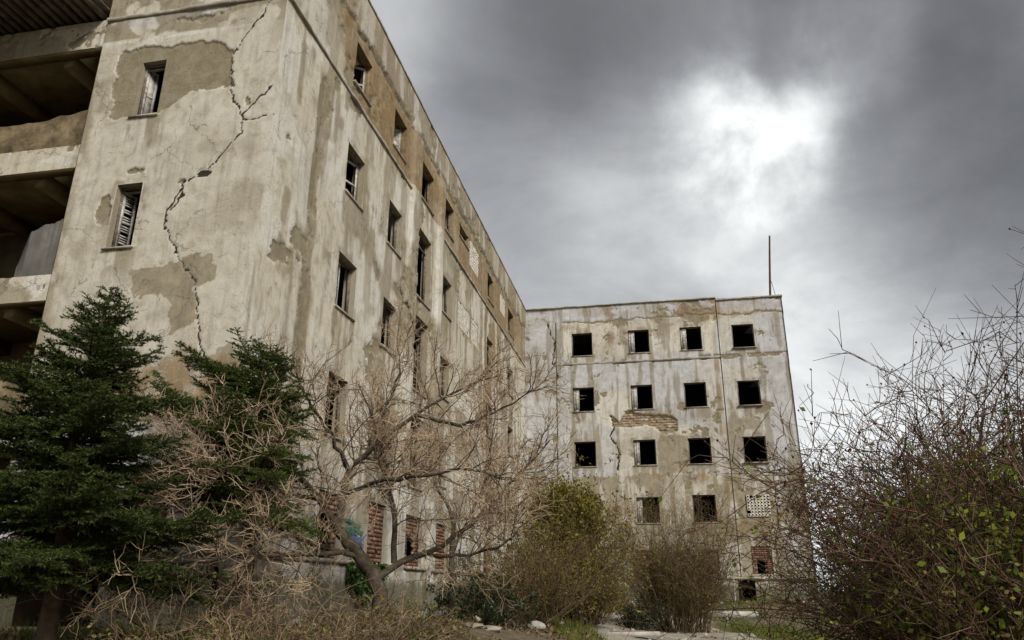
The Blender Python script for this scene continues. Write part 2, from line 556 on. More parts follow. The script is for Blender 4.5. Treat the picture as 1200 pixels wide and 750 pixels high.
def build_ground():
    n = 190
    u = np.linspace(-1, 1, n)
    gx = np.sign(u) * (np.abs(u) * 30 + np.abs(u) ** 6 * 900)
    gy = 18 + np.sign(u) * (np.abs(u) * 30 + np.abs(u) ** 6 * 900)
    X, Y = np.meshgrid(gx, gy, indexing='ij')
    Z = ground_z(X, Y)
    idx = np.arange(n * n).reshape(n, n)
    f = np.stack([idx[:-1, :-1], idx[1:, :-1], idx[1:, 1:], idx[:-1, 1:]], -1).reshape(-1, 4)
    m, T, b = new_mat('earth_and_grit')
    geo = T.n('ShaderNodeNewGeometry').outputs['Position']
    nb = T.noise(geo, 0.55, 6, 0.6, 0.6)
    nm = T.noise(geo, 5, 6, 0.65, 0.3)
    nf = T.noise(geo, 38, 4, 0.7)
    soil = T.ramp(nm, [(0.25, (0.06, 0.045, 0.028)), (0.5, (0.125, 0.095, 0.06)), (0.75, (0.19, 0.15, 0.095))])
    grs = T.ramp(nm, [(0.3, (0.035, 0.045, 0.012)), (0.7, (0.09, 0.10, 0.03))])
    col = T.mix(T.smooth(nb, 0.5, 0.62, 0, 0.75), soil, grs)
    grit = T.smooth(nf, 0.55, 0.7)
    col = T.mix(T.math('MULTIPLY', grit, 0.6), col, (0.26, 0.23, 0.19))
    T.link(col, b.inputs['Base Color'])
    bump(T, b, T.math('ADD', nm, nf), 0.8, 0.05)
    o = obj('ground', mesh_from('ground', np.stack([X, Y, Z], -1).reshape(-1, 3), f, True), m)
    tag(o, kind='structure')


PATH = (np.array([9.0, -6.0]), np.array([3.2, 19.0]), np.array([5.2, 32.5]))


def path_x(y):
    t = np.linspace(0, 1, 60)[:, None]
    c = (1 - t) ** 2 * PATH[0] + 2 * t * (1 - t) * PATH[1] + t ** 2 * PATH[2]
    return np.interp(y, c[:, 1], c[:, 0])


def build_path():
    """worn gravel path crossing the court in front of the far wing"""
    n, w = 90, 16
    t = np.linspace(0, 1, n)
    p0, p1, p2 = PATH
    c = (1 - t)[:, None] ** 2 * p0 + 2 * (t * (1 - t))[:, None] * p1 + (t ** 2)[:, None] * p2
    d = np.gradient(c, axis=0)
    d /= np.linalg.norm(d, axis=1)[:, None]
    nrm = np.stack([d[:, 1], -d[:, 0]], 1)
    s = np.linspace(-1, 1, w)
    hw = 3.0 + 0.7 * (vnoise(t * 14, t * 0, 5) - 0.5)
    P = c[:, None, :] + nrm[:, None, :] * (s[None, :, None] * hw[:, None, None])
    X, Y = P[..., 0], P[..., 1]
    Z = ground_z(X, Y) + 0.035 - 0.06 * np.abs(s)[None, :] ** 4
    idx = np.arange(n * w).reshape(n, w)
    f = np.stack([idx[:-1, :-1], idx[:-1, 1:], idx[1:, 1:], idx[1:, :-1]], -1).reshape(-1, 4)
    m, T, b = new_mat('pale_gravel')
    geo = T.n('ShaderNodeNewGeometry').outputs['Position']
    nb = T.noise(geo, 1.2, 6, 0.65, 0.4)
    vo = T.n('ShaderNodeTexVoronoi')
    T.link(geo, vo.inputs['Vector'])
    vo.inputs['Scale'].default_value = 26
    col = T.ramp(nb, [(0.3, (0.19, 0.16, 0.125)), (0.55, (0.33, 0.30, 0.25)), (0.75, (0.43, 0.40, 0.345))])
    col = T.mix(0.5, col, T.ramp(vo.outputs['Color'], [(0.2, (0.35, 0.35, 0.35)), (0.8, (1.25, 1.22, 1.15))]), 'MULTIPLY')
    T.link(col, b.inputs['Base Color'])
    bump(T, b, vo.outputs['Distance'], 0.8, 0.03)
    o = obj('path', mesh_from('path', np.stack([X, Y, Z], -1).reshape(-1, 3), f, True), m)
    tag(o, kind='structure')


build_ground()
build_path()

# ------------------------------------------------------------------ the building
GROUND_AT_WALL = 0.95
BLD = empty('derelict_building', (CX, CY, GROUND_AT_WALL),
            'derelict five-storey concrete building in an L, render cracked and stained, window openings empty', 'building', rz=-TH)
BLD_Z = GROUND_AT_WALL


def bpart(name, me, mat, parent=None):
    """part of the building, vertices in the building's frame with z in world height"""
    o = obj(name, me, mat, BLD if parent is None else parent)
    if parent is None:
        o.location = (0, 0, -BLD_Z)
    return o


def height_wall(name, a0, a1, z0, z1, res, holes, place, fields, flip, reveal=0.30, resz=None):
    A = np.linspace(a0, a1, max(2, int((a1 - a0) / res) + 1))
    Zl = np.linspace(z0, z1, max(2, int((z1 - z0) / (resz or res)) + 1))
    for h in holes:
        for v in h[:2]:
            i = int(np.argmin(np.abs(A - v)))
            A[i] = v
        for v in h[2:4]:
            i = int(np.argmin(np.abs(Zl - v)))
            Zl[i] = v
    AA, ZZ = np.meshgrid(A, Zl, indexing='ij')
    fl = fields(AA, ZZ)
    D = fl['d']
    nA, nZ = AA.shape
    V = place(AA, ZZ, D).reshape(-1, 3)
    idx = np.arange(nA * nZ).reshape(nA, nZ)
    ca, cz = (A[:-1] + A[1:]) / 2, (Zl[:-1] + Zl[1:]) / 2
    keep = np.ones((nA - 1, nZ - 1), bool)
    for h in holes:
        keep &= ~(((ca > h[0]) & (ca < h[1]))[:, None] & ((cz > h[2]) & (cz < h[3]))[None, :])
    f = np.stack([idx[:-1, :-1], idx[1:, :-1], idx[1:, 1:], idx[:-1, 1:]], -1)[keep]
    ma = np.stack([fl['peel'], fl['damp'], fl['ochre'], fl['paint']], -1).reshape(-1, 4)
    mb = np.stack([fl['lime'], fl['crack'], fl['moss'], fl['lime'] * 0], -1).reshape(-1, 4)
    Vs, fs, mas, mbs, n = [V], [f], [ma], [mb], len(V)
    for h in holes:
        i0, i1 = int(np.argmin(np.abs(A - h[0]))), int(np.argmin(np.abs(A - h[1])))
        j0, j1 = int(np.argmin(np.abs(Zl - h[2]))), int(np.argmin(np.abs(Zl - h[3])))
        sides = [[(i, j0) for i in range(i0, i1 + 1)], [(i1, j) for j in range(j0, j1 + 1)],
                 [(i, j1) for i in range(i1, i0 - 1, -1)], [(i0, j) for j in range(j1, j0 - 1, -1)]]
        for sd in sides:
            ii, jj = np.array(sd).T
            fr = place(AA[ii, jj], ZZ[ii, jj], D[ii, jj])
            bk = place(AA[ii, jj], ZZ[ii, jj], np.full(len(ii), -reveal))
            k = len(ii)
            Vs += [fr, bk]
            r = np.arange(k - 1)
            fs.append(np.stack([n + r, n + r + 1, n + k + r + 1, n + k + r], -1))
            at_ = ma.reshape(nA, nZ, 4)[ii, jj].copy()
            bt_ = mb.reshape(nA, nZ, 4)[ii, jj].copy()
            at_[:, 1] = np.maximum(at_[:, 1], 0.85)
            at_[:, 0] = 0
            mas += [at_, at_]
            mbs += [bt_, bt_]
            n += 2 * k
    f = np.concatenate(fs)
    if flip:
        f = f[:, ::-1]
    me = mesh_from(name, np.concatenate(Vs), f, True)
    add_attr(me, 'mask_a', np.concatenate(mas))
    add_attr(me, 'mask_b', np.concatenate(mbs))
    return bpart(name, me, M['wall'])


# window rows: name -> (z bottom, z top)
ROW = {'A': (13.15, 14.30), 'B': (10.18, 11.44), 'C': (7.38, 8.66), 'D': (4.62, 5.92)}
E_WIN = [(-3.0, -2.47, ROW[r][0] + (0.05 if r != 'A' else 0), ROW[r][1] + 0.08) for r in 'ABCD']
E_LOW = [(-1.75, -0.95, 2.3, 3.5)]
E_ADDED_DARK = [(-3.7, -2.35, 2.35, 3.7), (-3.6, -1.9, 1.05, 1.95)]  # openings added to make the shaded foot of the end wall darker
L_COLS = [(3.38, 4.36), (6.15, 7.16), (11.37, 12.40), (17.9, 19.05), (22.3, 23.6)]
L_BAY = (8.58, 9.96)
BAY_Z = {'A': (12.92, 14.18), 'B': (9.69, 11.88), 'C': (6.92, 9.12), 'D': (4.25, 6.2)}
L_WIN = [(c0, c1, *ROW[r]) for r in 'ABCD' for c0, c1 in L_COLS]
L_WIN += [(*L_BAY, *BAY_Z[r]) for r in 'ABCD']
L_SMALL = [(13.26, 14.55, 13.78, 14.32)]
L_GRILLE = [(14.75, 16.25, 13.3, 14.34), (13.32, 15.02, 10.4, 11.32), (15.25, 16.3, 10.4, 11.32), (13.45, 16.2, 7.45, 8.3),
            (20.4, 21.6, 13.5, 14.35), (13.45, 16.2, 4.75, 5.6)]
L_BRICK = [(3.42, 4.48, 2.2, 3.5), (6.1, 7.25, 2.2, 3.55), (8.75, 10.2, 2.2, 3.5), (11.55, 12.75, 2.2, 3.5)]
L_BASE = [(17.9, 19.05, 2.2, 3.5), (22.3, 23.6, 2.2, 3.5)]
F_C = [3.02, 5.95, 8.58, 11.15]
F_W = 0.54
F_WIN = [(c - F_W, c + F_W, z0, z1) for (z0, z1) in ((13.12, 14.36), (10.17, 11.42), (7.39, 8.64)) for c in F_C]
F_WIN += [(F_C[1] - F_W, F_C[1] + F_W, 4.64, 5.88), (F_C[2] - F_W, F_C[2] + F_W, 4.66, 5.92)]
F_GRILLE = [(10.52, 11.56, 4.88, 5.86)]
F_BRICK = [(10.5, 11.42, 2.35, 3.56), (5.1, 6.1, 2.15, 3.42), (8.1, 9.05, 2.2, 3.42)]
F_BASE = [(9.78, 10.55, 1.0, 2.08)]
TOP = 15.84
STEP_X = 9.96

E_PEEL = [(-3.45, 10.28), (-3.52, 10.9), (-3.60, 11.86), (-2.66, 11.88), (-2.2, 11.83), (-1.35, 11.78), (-1.06, 11.45), (-0.94, 10.72), (-1.5, 10.66), (-1.9, 10.66), (-2.1, 10.42), (-2.48, 10.2)]
E_CRACK = [(-1.02, 11.3), (-0.97, 10.74), (-0.84, 10.33), (-0.63, 9.99), (-0.60, 9.58), (-0.87, 9.26), (-1.01, 9.04), (-1.21, 8.8), (-1.64, 8.62), (-1.66, 8.45), (-1.87, 8.09), (-1.87, 7.78), (-1.63, 7.42), (-1.34, 6.95), (-1.07, 6.65), (-0.95, 6.18), (-0.86, 5.63), (-0.65, 5.2), (-0.5, 4.4)]
E_CRACK2 = [(-0.08, 10.55), (-0.26, 10.4), (-0.48, 10.17), (-0.62, 9.99)]
E_CRACK3 = [(-0.12, 13.6), (-0.2, 12.9), (-0.55, 12.2), (-0.8, 11.8), (-1.0, 11.4)]
E_CRACK4 = [(-0.62, 9.85), (-0.35, 9.86), (-0.12, 9.9)]
E_CRACK5 = [(-1.35, 8.74), (-1.64, 8.66), (-1.6, 8.35), (-1.8, 8.1)]
E_DAMP = [(-2.42, 6.9), (-1.92, 7.12), (-1.53, 7.15), (-0.72, 7.0), (-0.74, 6.68), (-1.06, 6.55), (-1.05, 6.0), (-1.35, 5.6), (-1.67, 6.4), (-2.24, 6.38)]


def blank(A):
    z = np.zeros_like(A)
    return {k: z.copy() for k in ('d', 'peel', 'damp', 'ochre', 'paint', 'lime', 'crack', 'moss')}


def under_sills(A, Z, holes, seed, length=1.3):
    """dirt washed down from each sill and along each head"""
    out = np.zeros_like(A)
    n = fbm(A * 6, Z * 0.7, seed, 4)
    for (x0, x1, z0, z1) in holes:
        k = sm(A, x0 - 0.22, x0 - 0.02) * (1 - sm(A, x1 + 0.02, x1 + 0.22))
        below = sm(Z, z0 - length, z0 - 0.1) * (Z < z0)
        out = np.maximum(out, k * below * sm(n, 0.35, 0.62))
        rim = np.maximum(np.maximum(x0 - A, A - x1), np.maximum(z0 - Z, Z - z1))
        out = np.maximum(out, (1 - sm(rim, 0.02, 0.22)) * sm(fbm(A * 4, Z * 4, seed + 3, 4), 0.44, 0.62) * (rim > 0) * 0.9)
    return out


def fields_end(A, Z):
    f = blank(A)
    wx = (fbm(A * 3.2, Z * 3.2, 21, 5) - 0.5) * 0.32
    wz = (fbm(A * 3.2 + 40, Z * 3.2, 22, 5) - 0.5) * 0.32
    peel = in_poly(A + wx, Z + wz, E_PEEL).astype(float)
    n3 = fbm(A * 2.2, Z * 2.2, 31, 6, 0.62)
    # scattered lost coat: round the second window, by the string course, low down
    for (cx, cz, rx, rz, th) in [(-3.2, 8.3, 0.22, 0.75, 0.50), (-2.7, 9.0, 0.5, 0.12, 0.5), (-2.2, 12.45, 1.5, 0.22, 0.50), (-0.2, 12.3, 0.5, 0.5, 0.52),
                                 (-0.55, 10.3, 0.22, 0.3, 0.46), (-2.7, 7.45, 0.3, 0.1, 0.5), (-1.6, 8.66, 0.3, 0.12, 0.45), (-3.3, 11.0, 0.25, 0.9, 0.5),
                                 (-2.9, 4.6, 1.2, 0.8, 0.60), (-0.3, 4.7, 0.5, 0.6, 0.57), (-3.0, 13.4, 1.2, 0.5, 0.52)]:
        g = np.exp(-((A - cx) / rx) ** 2 - ((Z - cz) / rz) ** 2)
        peel = np.maximum(peel, (g * 0.55 + n3 * 0.75 > th + 0.36).astype(float))
    jx = (fbm(A * 9, Z * 9, 41, 4) - 0.5) * 0.13
    jz = (fbm(A * 9 + 30, Z * 9, 42, 4) - 0.5) * 0.13
    wv = 0.75 + 0.7 * vnoise(Z * 2.3, A * 0.5, 9)
    cr = np.zeros_like(A)
    for pts, w in ((E_CRACK, 0.0085), (E_CRACK2, 0.010), (E_CRACK3, 0.008), (E_CRACK4, 0.008), (E_CRACK5, 0.0085)):
        cr = np.maximum(cr, 1 - sm(d_line(A + jx, Z + jz, pts) / (w * wv), 0.4, 2.4))
    hole = ((A + 1.22) / 0.13) ** 2 + ((Z - 8.79) / 0.06) ** 2
    cr = np.maximum(cr, (hole + (n3 - 0.5) < 1).astype(float))
    f['crack'] = cr
    f['peel'] = peel
    soft = in_poly(A + wx * 1.6, Z + wz * 1.6, E_DAMP) * 1.0
    soft = np.maximum(soft, 0.8 * in_poly(A + wx * 2, Z + wz * 2, [(-0.75, 5.3), (-0.1, 5.35), (-0.05, 4.2), (-0.7, 4.2)]))
    n4 = fbm(A * 0.9, Z * 0.9, 55, 5)
    f['damp'] = np.clip(soft + 0.9 * under_sills(A, Z, E_WIN, 61) + 0.6 * sm(n4, 0.50, 0.72)
                        + 0.8 * (1 - sm(A, -3.98, -3.72 + 0.15 * vnoise(Z * 2, Z * 0, 4))) * sm(fbm(A * 2, Z, 66, 4), 0.35, 0.5)
                        + 0.9 * (Z > 12.12) * sm(fbm(A * 1.6, Z * 2.5, 67, 5), 0.38, 0.48) + 0.6 * sm(A, -0.45, -0.1) * sm(Z, 10.5, 12.0) * sm(fbm(A * 3, Z * 1.2, 68, 4), 0.4, 0.52), 0, 1)
    f['ochre'] = 0.62 * (1 - sm(Z, 4.3, 6.4)) * (Z > 4.2) + 0.3 * sm(fbm(A, Z, 77, 4), 0.55, 0.7)
    f['paint'] = np.clip(0.9 * (Z < 4.22) + 0.55 * ((Z > 12.4) & (Z < 12.75) & (A > -3.7) & (A < -1.3)), 0, 1) + 0.15
    f['lime'] = np.clip(0.62 * sm(fbm(A * 1.1, Z * 0.45, 88, 5), 0.48, 0.62) * (Z > 5.2) + 0.8 * (np.abs(Z - 12.06) < 0.045) * (n3 > 0.42)
                        + 0.45 * sm(A, -0.5, -0.1) * (Z > 4.5), 0, 1)
    f['moss'] = np.clip(1.0 * (1 - sm(Z, 1.5, 2.3)) + 0.5 * (1 - sm(Z, 2.0, 3.6)), 0, 1)  # mossy foot, with the fir's deep shade also put into this colour
    f['d'] = (fbm(A * 1.3, Z * 1.3, 91, 3) - 0.5) * 0.018 - 0.028 * peel * (0.8 + 0.4 * n3) - 0.018 * cr - 0.02 * (Z < 4.22) + 0.05 * (Z < 2.15)
    f['d'] -= 0.0 * A
    return f


def fields_long(A, Z):
    f = blank(A)
    n3 = fbm(A * 2.0, Z * 2.0, 131, 6, 0.62)
    n4 = fbm(A * 0.55, Z * 0.75, 155, 5)
    n5 = fbm(A * 2.2, Z * 0.35, 156, 5)
    wob = (vnoise(Z * 1.4, Z * 0 + 3, 7) - 0.5) * 0.34
    strip = (1 - sm(np.abs(A - 1.92 - wob * 0.4), 0.10 + 0.1 * vnoise(Z * 2, Z * 0, 12), 0.34 + wob)) * (1 - sm(Z, 11.9, 12.5)) * sm(Z, 2.0, 4.5)
    top = sm(Z, 12.75, 12.85)
    corn_edge = 14.72 + (fbm(A * 1.4, A * 0 + 2, 171, 5) - 0.5) * 0.55
    corn = (Z > corn_edge).astype(float)
    och = top * (sm(A, 1.6, 3.6) * (0.66 + 0.3 * (1 - sm(A, 6.5, 9))) + 0.4 * sm(A, 15.4, 17.5) * (1 - sm(A, 20.2, 22.0)) + 0.35 * sm(fbm(A * 0.8, Z, 173, 4), 0.40, 0.55))
    och = np.maximum(och, 0.85 * (1 - sm(np.abs(Z - corn_edge), 0.05, 0.30)) * sm(A, 2.0, 3.5))
    och = np.maximum(och, 0.7 * sm(A, 16.3, 17.2) * (1 - sm(A, 20, 21)) * sm(n5, 0.42, 0.55))
    peel = ((n3 + 0.30 * sm(n4, 0.5, 0.62) > 0.86)).astype(float)
    band = np.exp(-((A - 5.6) / 1.0) ** 2 - ((Z - 9.4 + 0.62 * (A - 5.2)) / 0.34) ** 2)
    band2 = np.exp(-((A - 7.3) / 0.9) ** 2 - ((Z - 9.15) / 0.25) ** 2)
    peel = np.maximum(peel, (np.maximum(band, band2) * 0.6 + n3 * 0.8 > 0.88).astype(float))
    peel = np.maximum(peel, (strip * 0.55 + n3 * 0.8 > 0.86).astype(float))
    edge = (np.abs(Z - corn_edge) < 0.12) & (n3 > 0.44) & (A > 3)
    peel = np.maximum(peel, edge.astype(float))
    f['peel'] = peel
    allw = L_WIN + L_SMALL + L_GRILLE
    f['damp'] = np.clip(0.95 * strip + 0.9 * under_sills(A, Z, allw, 161, 1.5) + 0.85 * sm(n4, 0.47, 0.60) * sm(n5, 0.36, 0.52)
                        + 0.8 * np.maximum(band, band2) + 0.7 * sm(n5, 0.46, 0.62) + 0.85 * corn * sm(n5, 0.32, 0.5), 0, 1)
    f['ochre'] = np.clip(och, 0, 1) * (1 - corn * 0.5)
    f['paint'] = np.clip(0.05 + 0.3 * corn + 0.3 * top * (1 - sm(A, 1.4, 2.6)) + 0.55 * (Z < 4.2) + 0.2 * sm(fbm(A * 0.7, Z * 0.7, 181, 3), 0.5, 0.6), 0, 1)
    pil = ((A > 7.78) & (A < 8.5)) | ((A > 10.55) & (A < 11.08))
    f['lime'] = np.clip((1 - corn) * 0.72 * sm(fbm(A * 0.7, Z * 0.6, 188, 5), 0.45, 0.62) + 0.6 * pil * sm(n5, 0.35, 0.5) + 0.9 * sm(A, 23.6, 24.3) * (Z < 9.4) * sm(n3, 0.3, 0.5)
                        + 0.35 * (Z < 4.2) + 0.35 * (1 - sm(A, 0.3, 1.3)), 0, 1)
    f['moss'] = np.clip(0.85 * (1 - sm(Z, 1.6, 2.15)) + 0.5 * (np.abs(Z - corn_edge) < 0.2) * (n3 > 0.5) * (A > 9), 0, 1)
    jx = (fbm(A * 7, Z * 7, 141, 4) - 0.5) * 0.16
    cr = 0.45 - 0.45 * sm(d_line(A + jx, Z, [(1.95, 12.3), (1.9, 9.8), (1.98, 7.4), (1.9, 4.4)]) / 0.03, 0.5, 1.3)
    cr = np.maximum(cr, 1 - sm(d_line(A + jx, Z + jx, [(7.3, 9.4), (8.4, 8.6), (9.6, 7.3)]) / 0.03, 0.5, 1.3))
    cr = np.maximum(cr, 1 - sm(d_line(A + jx, Z, [(16.75, 15.5), (16.8, 4.0)]) / 0.025, 0.5, 1.3))
    f['crack'] = cr * 0.9
    f['d'] = ((fbm(A * 1.1, Z * 1.1, 191, 3) - 0.5) * 0.02 - 0.025 * peel * (0.7 + 0.5 * n3) - 0.03 * cr + 0.045 * corn
              + 0.06 * (Z < 2.12) + 0.09 * (pil & (Z < 14.66) & (Z > 2.12)))
    return f


F_BRICKPATCH = [(4.3, 9.95), (4.75, 9.62), (5.15, 10.1), (5.7, 9.98), (6.1, 9.9), (6.8, 9.84), (7.3, 9.78), (7.6, 9.55), (7.55, 8.95), (6.9, 8.86), (6.5, 9.28), (5.6, 9.32), (4.9, 9.34), (4.4, 9.36)]


def fields_far(A, Z):
    f = blank(A)
    n3 = fbm(A * 1.9, Z * 1.9, 231, 6, 0.62)
    n4 = fbm(A * 0.5, Z * 0.6, 255, 5)
    n5 = fbm(A * 2.4, Z * 0.4, 256, 5)
    wx = (fbm(A * 2.6, Z * 2.6, 221, 5) - 0.5) * 0.5
    wz = (fbm(A * 2.6 + 40, Z * 2.6, 222, 5) - 0.5) * 0.5
    brickp = in_poly(A + wx * 0.5, Z + wz * 0.5, F_BRICKPATCH)
    allw = F_WIN + F_GRILLE
    cream = np.zeros_like(A)
    for (x0, x1, z0, z1, k) in [(2.05, 9.8, 13.0, 14.95, 0.9), (10.0, 11.8, 12.9, 15.2, 0.55), (3.7, 5.4, 9.4, 11.2, 0.75), (2.3, 4.3, 7.2, 10.2, 0.25), (8.6, 10.4, 7.0, 12.5, 0.4),
                                (10.2, 11.8, 8.6, 12.2, 0.5), (4.6, 8.2, 6.9, 9.3, 0.7), (0.0, 12.0, 1.0, 6.9, 0.7)]:
        cream = np.maximum(cream, k * in_poly(A + wx, Z + wz, [(x0, z0), (x1, z0), (x1, z1), (x0, z1)]))
    top_och = (Z > 14.5 + wz) * sm(fbm(A * 0.9, Z * 2, 272, 5), 0.44, 0.58) * 0.5
    f['ochre'] = np.clip(top_och + 0.75 * np.exp(-((A - 8.7) / 0.9) ** 2 - ((Z - 15.1) / 0.22) ** 2) * 1.2
                         + 0.8 * np.exp(-((A - 4.5) / 0.35) ** 2 - ((Z - 14.0) / 0.6) ** 2) + 0.7 * np.exp(-((A - 6.9) / 0.5) ** 2 - ((Z - 14.1) / 0.4) ** 2)
                         + 0.5 * (1 - sm(np.abs(A - 9.72), 0.05, 0.28)) * sm(n5, 0.35, 0.5)
                         + 0.85 * in_poly(A + wx * 0.6, Z + wz * 0.6, [(5.0, 10.15), (7.5, 9.85), (7.5, 9.6), (5.2, 9.7)])
                         + 0.42 * (Z < 7.1) * (Z > 3.0) * sm(fbm(A * 0.8, Z * 0.8, 274, 4), 0.46, 0.6) + 0.2 * sm(fbm(A * 1.1, Z * 0.9, 275, 5), 0.53, 0.64), 0, 1)
    peel = ((n3 + 0.30 * sm(n4, 0.5, 0.62) + 0.12 * (Z < 7) + 0.06 * (Z > 14.6) > 0.92)).astype(float)
    line = 14.95 + (fbm(A * 1.5, A * 0 + 5, 277, 5) - 0.5) * 0.35
    peel = np.maximum(peel, ((np.abs(Z - line) < 0.045 + 0.1 * (n3 - 0.45)) & (A > 2)).astype(float))
    peel = np.maximum(peel, brickp.astype(float))
    right_band = (np.abs(Z - 12.72) < 0.12 + 0.1 * (n3 - 0.5)) & (A > 8.9) & (n3 > 0.42)
    peel = np.maximum(peel, right_band.astype(float))
    dm = in_poly(A + wx, Z + wz, [(6.55, 8.75), (8.0, 8.8), (8.0, 6.95), (6.55, 6.9)]) * 0.62
    dm = np.maximum(dm, 0.85 * in_poly(A + wx * 0.7, Z + wz * 0.7, [(10.1, 9.55), (11.5, 9.6), (11.5, 8.95), (10.1, 8.9)]))
    dm = np.maximum(dm, 0.75 * in_poly(A + wx * 0.7, Z + wz * 0.7, [(9.9, 9.0), (10.45, 9.0), (10.4, 6.8), (9.9, 6.6)]))
    dm = np.maximum(dm, 0.55 * (Z < 6.9) * sm(fbm(A * 0.7, Z * 0.9, 281, 5), 0.45, 0.58))
    dm = np.maximum(dm, 0.8 * (Z < 6.9 + wz) * sm(n5, 0.45, 0.6))
    f['damp'] = np.clip(dm + 0.75 * sm(fbm(A * 3.2, Z * 0.35, 283, 4), 0.54, 0.66) + 0.9 * under_sills(A, Z, allw, 261, 1.2) + 0.45 * sm(n4, 0.55, 0.68), 0, 1)
    f['peel'] = peel
    f['paint'] = np.clip(1.0 - cream, 0, 1)
    lm = 0.0 * A
    for (x0, z0, z1) in ((10.05, 2.2, 6.6), (9.75, 2.2, 6.7), (7.2, 4.0, 7.0), (4.9, 6.4, 7.2)):
        lm = np.maximum(lm, (1 - sm(np.abs(A - x0 + (wx * 0.3)), 0.08, 0.3)) * (Z < z1) * (Z > z0) * sm(n5, 0.3, 0.5))
    lm = np.maximum(lm, 0.55 * cream * (Z > 9) + 0.45 * cream * sm(fbm(A, Z * 0.5, 288, 4), 0.46, 0.6))
    f['lime'] = np.clip(lm, 0, 1)
    f['moss'] = np.clip(0.9 * (1 - sm(Z, 1.6, 2.2)) + 0.6 * right_band, 0, 1)
    jx = (fbm(A * 5, Z * 5, 241, 4) - 0.5) * 0.2
    cr = (1 - sm(d_line(A + jx * 0.3, Z, [(1.66, 15.0), (1.62, 7.0)]) / 0.035, 0.5, 1.3)) * 0.8
    cr = np.maximum(cr, (1 - sm(d_line(A + jx, Z + jx, [(1.2, 15.0), (1.6, 14.0), (1.5, 12.9), (1.7, 12.0)]) / 0.045, 0.5, 1.3)))
    cr = np.maximum(cr, (1 - sm(d_line(A + jx, Z + jx, [(4.35, 9.9), (4.5, 9.3), (4.3, 8.9), (4.7, 8.2), (4.6, 7.2)]) / 0.045, 0.5, 1.3)))
    cr = np.maximum(cr, 1 - sm(d_line(A, Z, [(STEP_X, 15.8), (STEP_X, 1.0)]) / 0.04, 0.5, 1.3))
    f['crack'] = cr * 0.85
    f['d'] = ((fbm(A, Z, 291, 3) - 0.5) * 0.02 - 0.03 * peel - 0.05 * brickp - 0.03 * cr - 0.07 * (A > STEP_X) + 0.06 * (Z < 2.12)
              - 0.03 * (A < 1.64))
    return f


ZB = 0.3
place_end = lambda A, Z, D: np.stack([A, -D, Z], -1)
place_long = lambda A, Z, D: np.stack([D, A, Z], -1)
place_far = lambda A, Z, D: np.stack([A, LEN - D, Z], -1)
END_W = height_wall('end_wall', -4.0, 0.0, ZB, TOP, 0.026, E_WIN + E_LOW + E_ADDED_DARK, place_end, fields_end, False)
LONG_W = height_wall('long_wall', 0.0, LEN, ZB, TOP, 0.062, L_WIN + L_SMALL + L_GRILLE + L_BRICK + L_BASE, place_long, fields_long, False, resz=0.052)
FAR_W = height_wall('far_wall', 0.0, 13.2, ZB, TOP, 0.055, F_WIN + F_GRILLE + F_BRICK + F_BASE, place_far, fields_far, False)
side_f = fields_far
SIDE_W = height_wall('side_wall', LEN, LEN + 10.5, ZB, TOP, 0.15, [], lambda A, Z, D: np.stack([13.2 + D * 0.3, A, Z], -1),
                     lambda A, Z: fields_long(A - 9, Z), False)

# walls out of sight close the volume, floors and cross walls darken it
WX = -10.5
b = MB()
b.box(WX - 0.3, WX, 0.2, LEN + 10.5, ZB, TOP)
bpart('rear_wall', b.mesh('rear_wall'), M['concrete'])
b = MB()
b.box(WX, 13.15, LEN + 10.2, LEN + 10.5, ZB, TOP)
bpart('back_wall', b.mesh('back_wall'), M['concrete'])
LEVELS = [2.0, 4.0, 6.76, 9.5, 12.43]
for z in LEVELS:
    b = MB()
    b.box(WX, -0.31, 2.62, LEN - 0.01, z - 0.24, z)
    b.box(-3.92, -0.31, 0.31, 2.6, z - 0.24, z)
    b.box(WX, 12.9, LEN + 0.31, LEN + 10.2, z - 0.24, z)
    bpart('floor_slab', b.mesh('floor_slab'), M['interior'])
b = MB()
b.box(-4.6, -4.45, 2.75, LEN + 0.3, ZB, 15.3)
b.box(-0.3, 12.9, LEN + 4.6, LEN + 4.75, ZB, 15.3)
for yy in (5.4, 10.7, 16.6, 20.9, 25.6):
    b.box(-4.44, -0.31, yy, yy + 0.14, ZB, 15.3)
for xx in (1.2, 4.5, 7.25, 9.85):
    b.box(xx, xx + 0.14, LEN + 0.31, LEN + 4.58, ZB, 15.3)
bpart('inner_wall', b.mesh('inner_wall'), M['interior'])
b = MB()
b.box(WX, -0.02, 0.32, LEN + 0.2, 15.32, 15.5)
b.box(-0.01, 13.17, LEN + 0.3, LEN + 10.2, 15.33, 15.51)
ROOF = bpart('roof', b.mesh('roof'), M['concrete'])


b = MB()
b.box(1.62, 1.76, LEN + 0.45, LEN + 0.58, 15.4, 16.12, 0.01)
obj('vent_stub', b.mesh('vent_stub'), M['concrete'], ROOF)
b = MB()
b.box(5.2, 5.5, LEN + 0.5, LEN + 0.8, 15.4, 15.97, 0.03)
obj('vent_stub', b.mesh('vent_stub'), M['concrete'], ROOF)


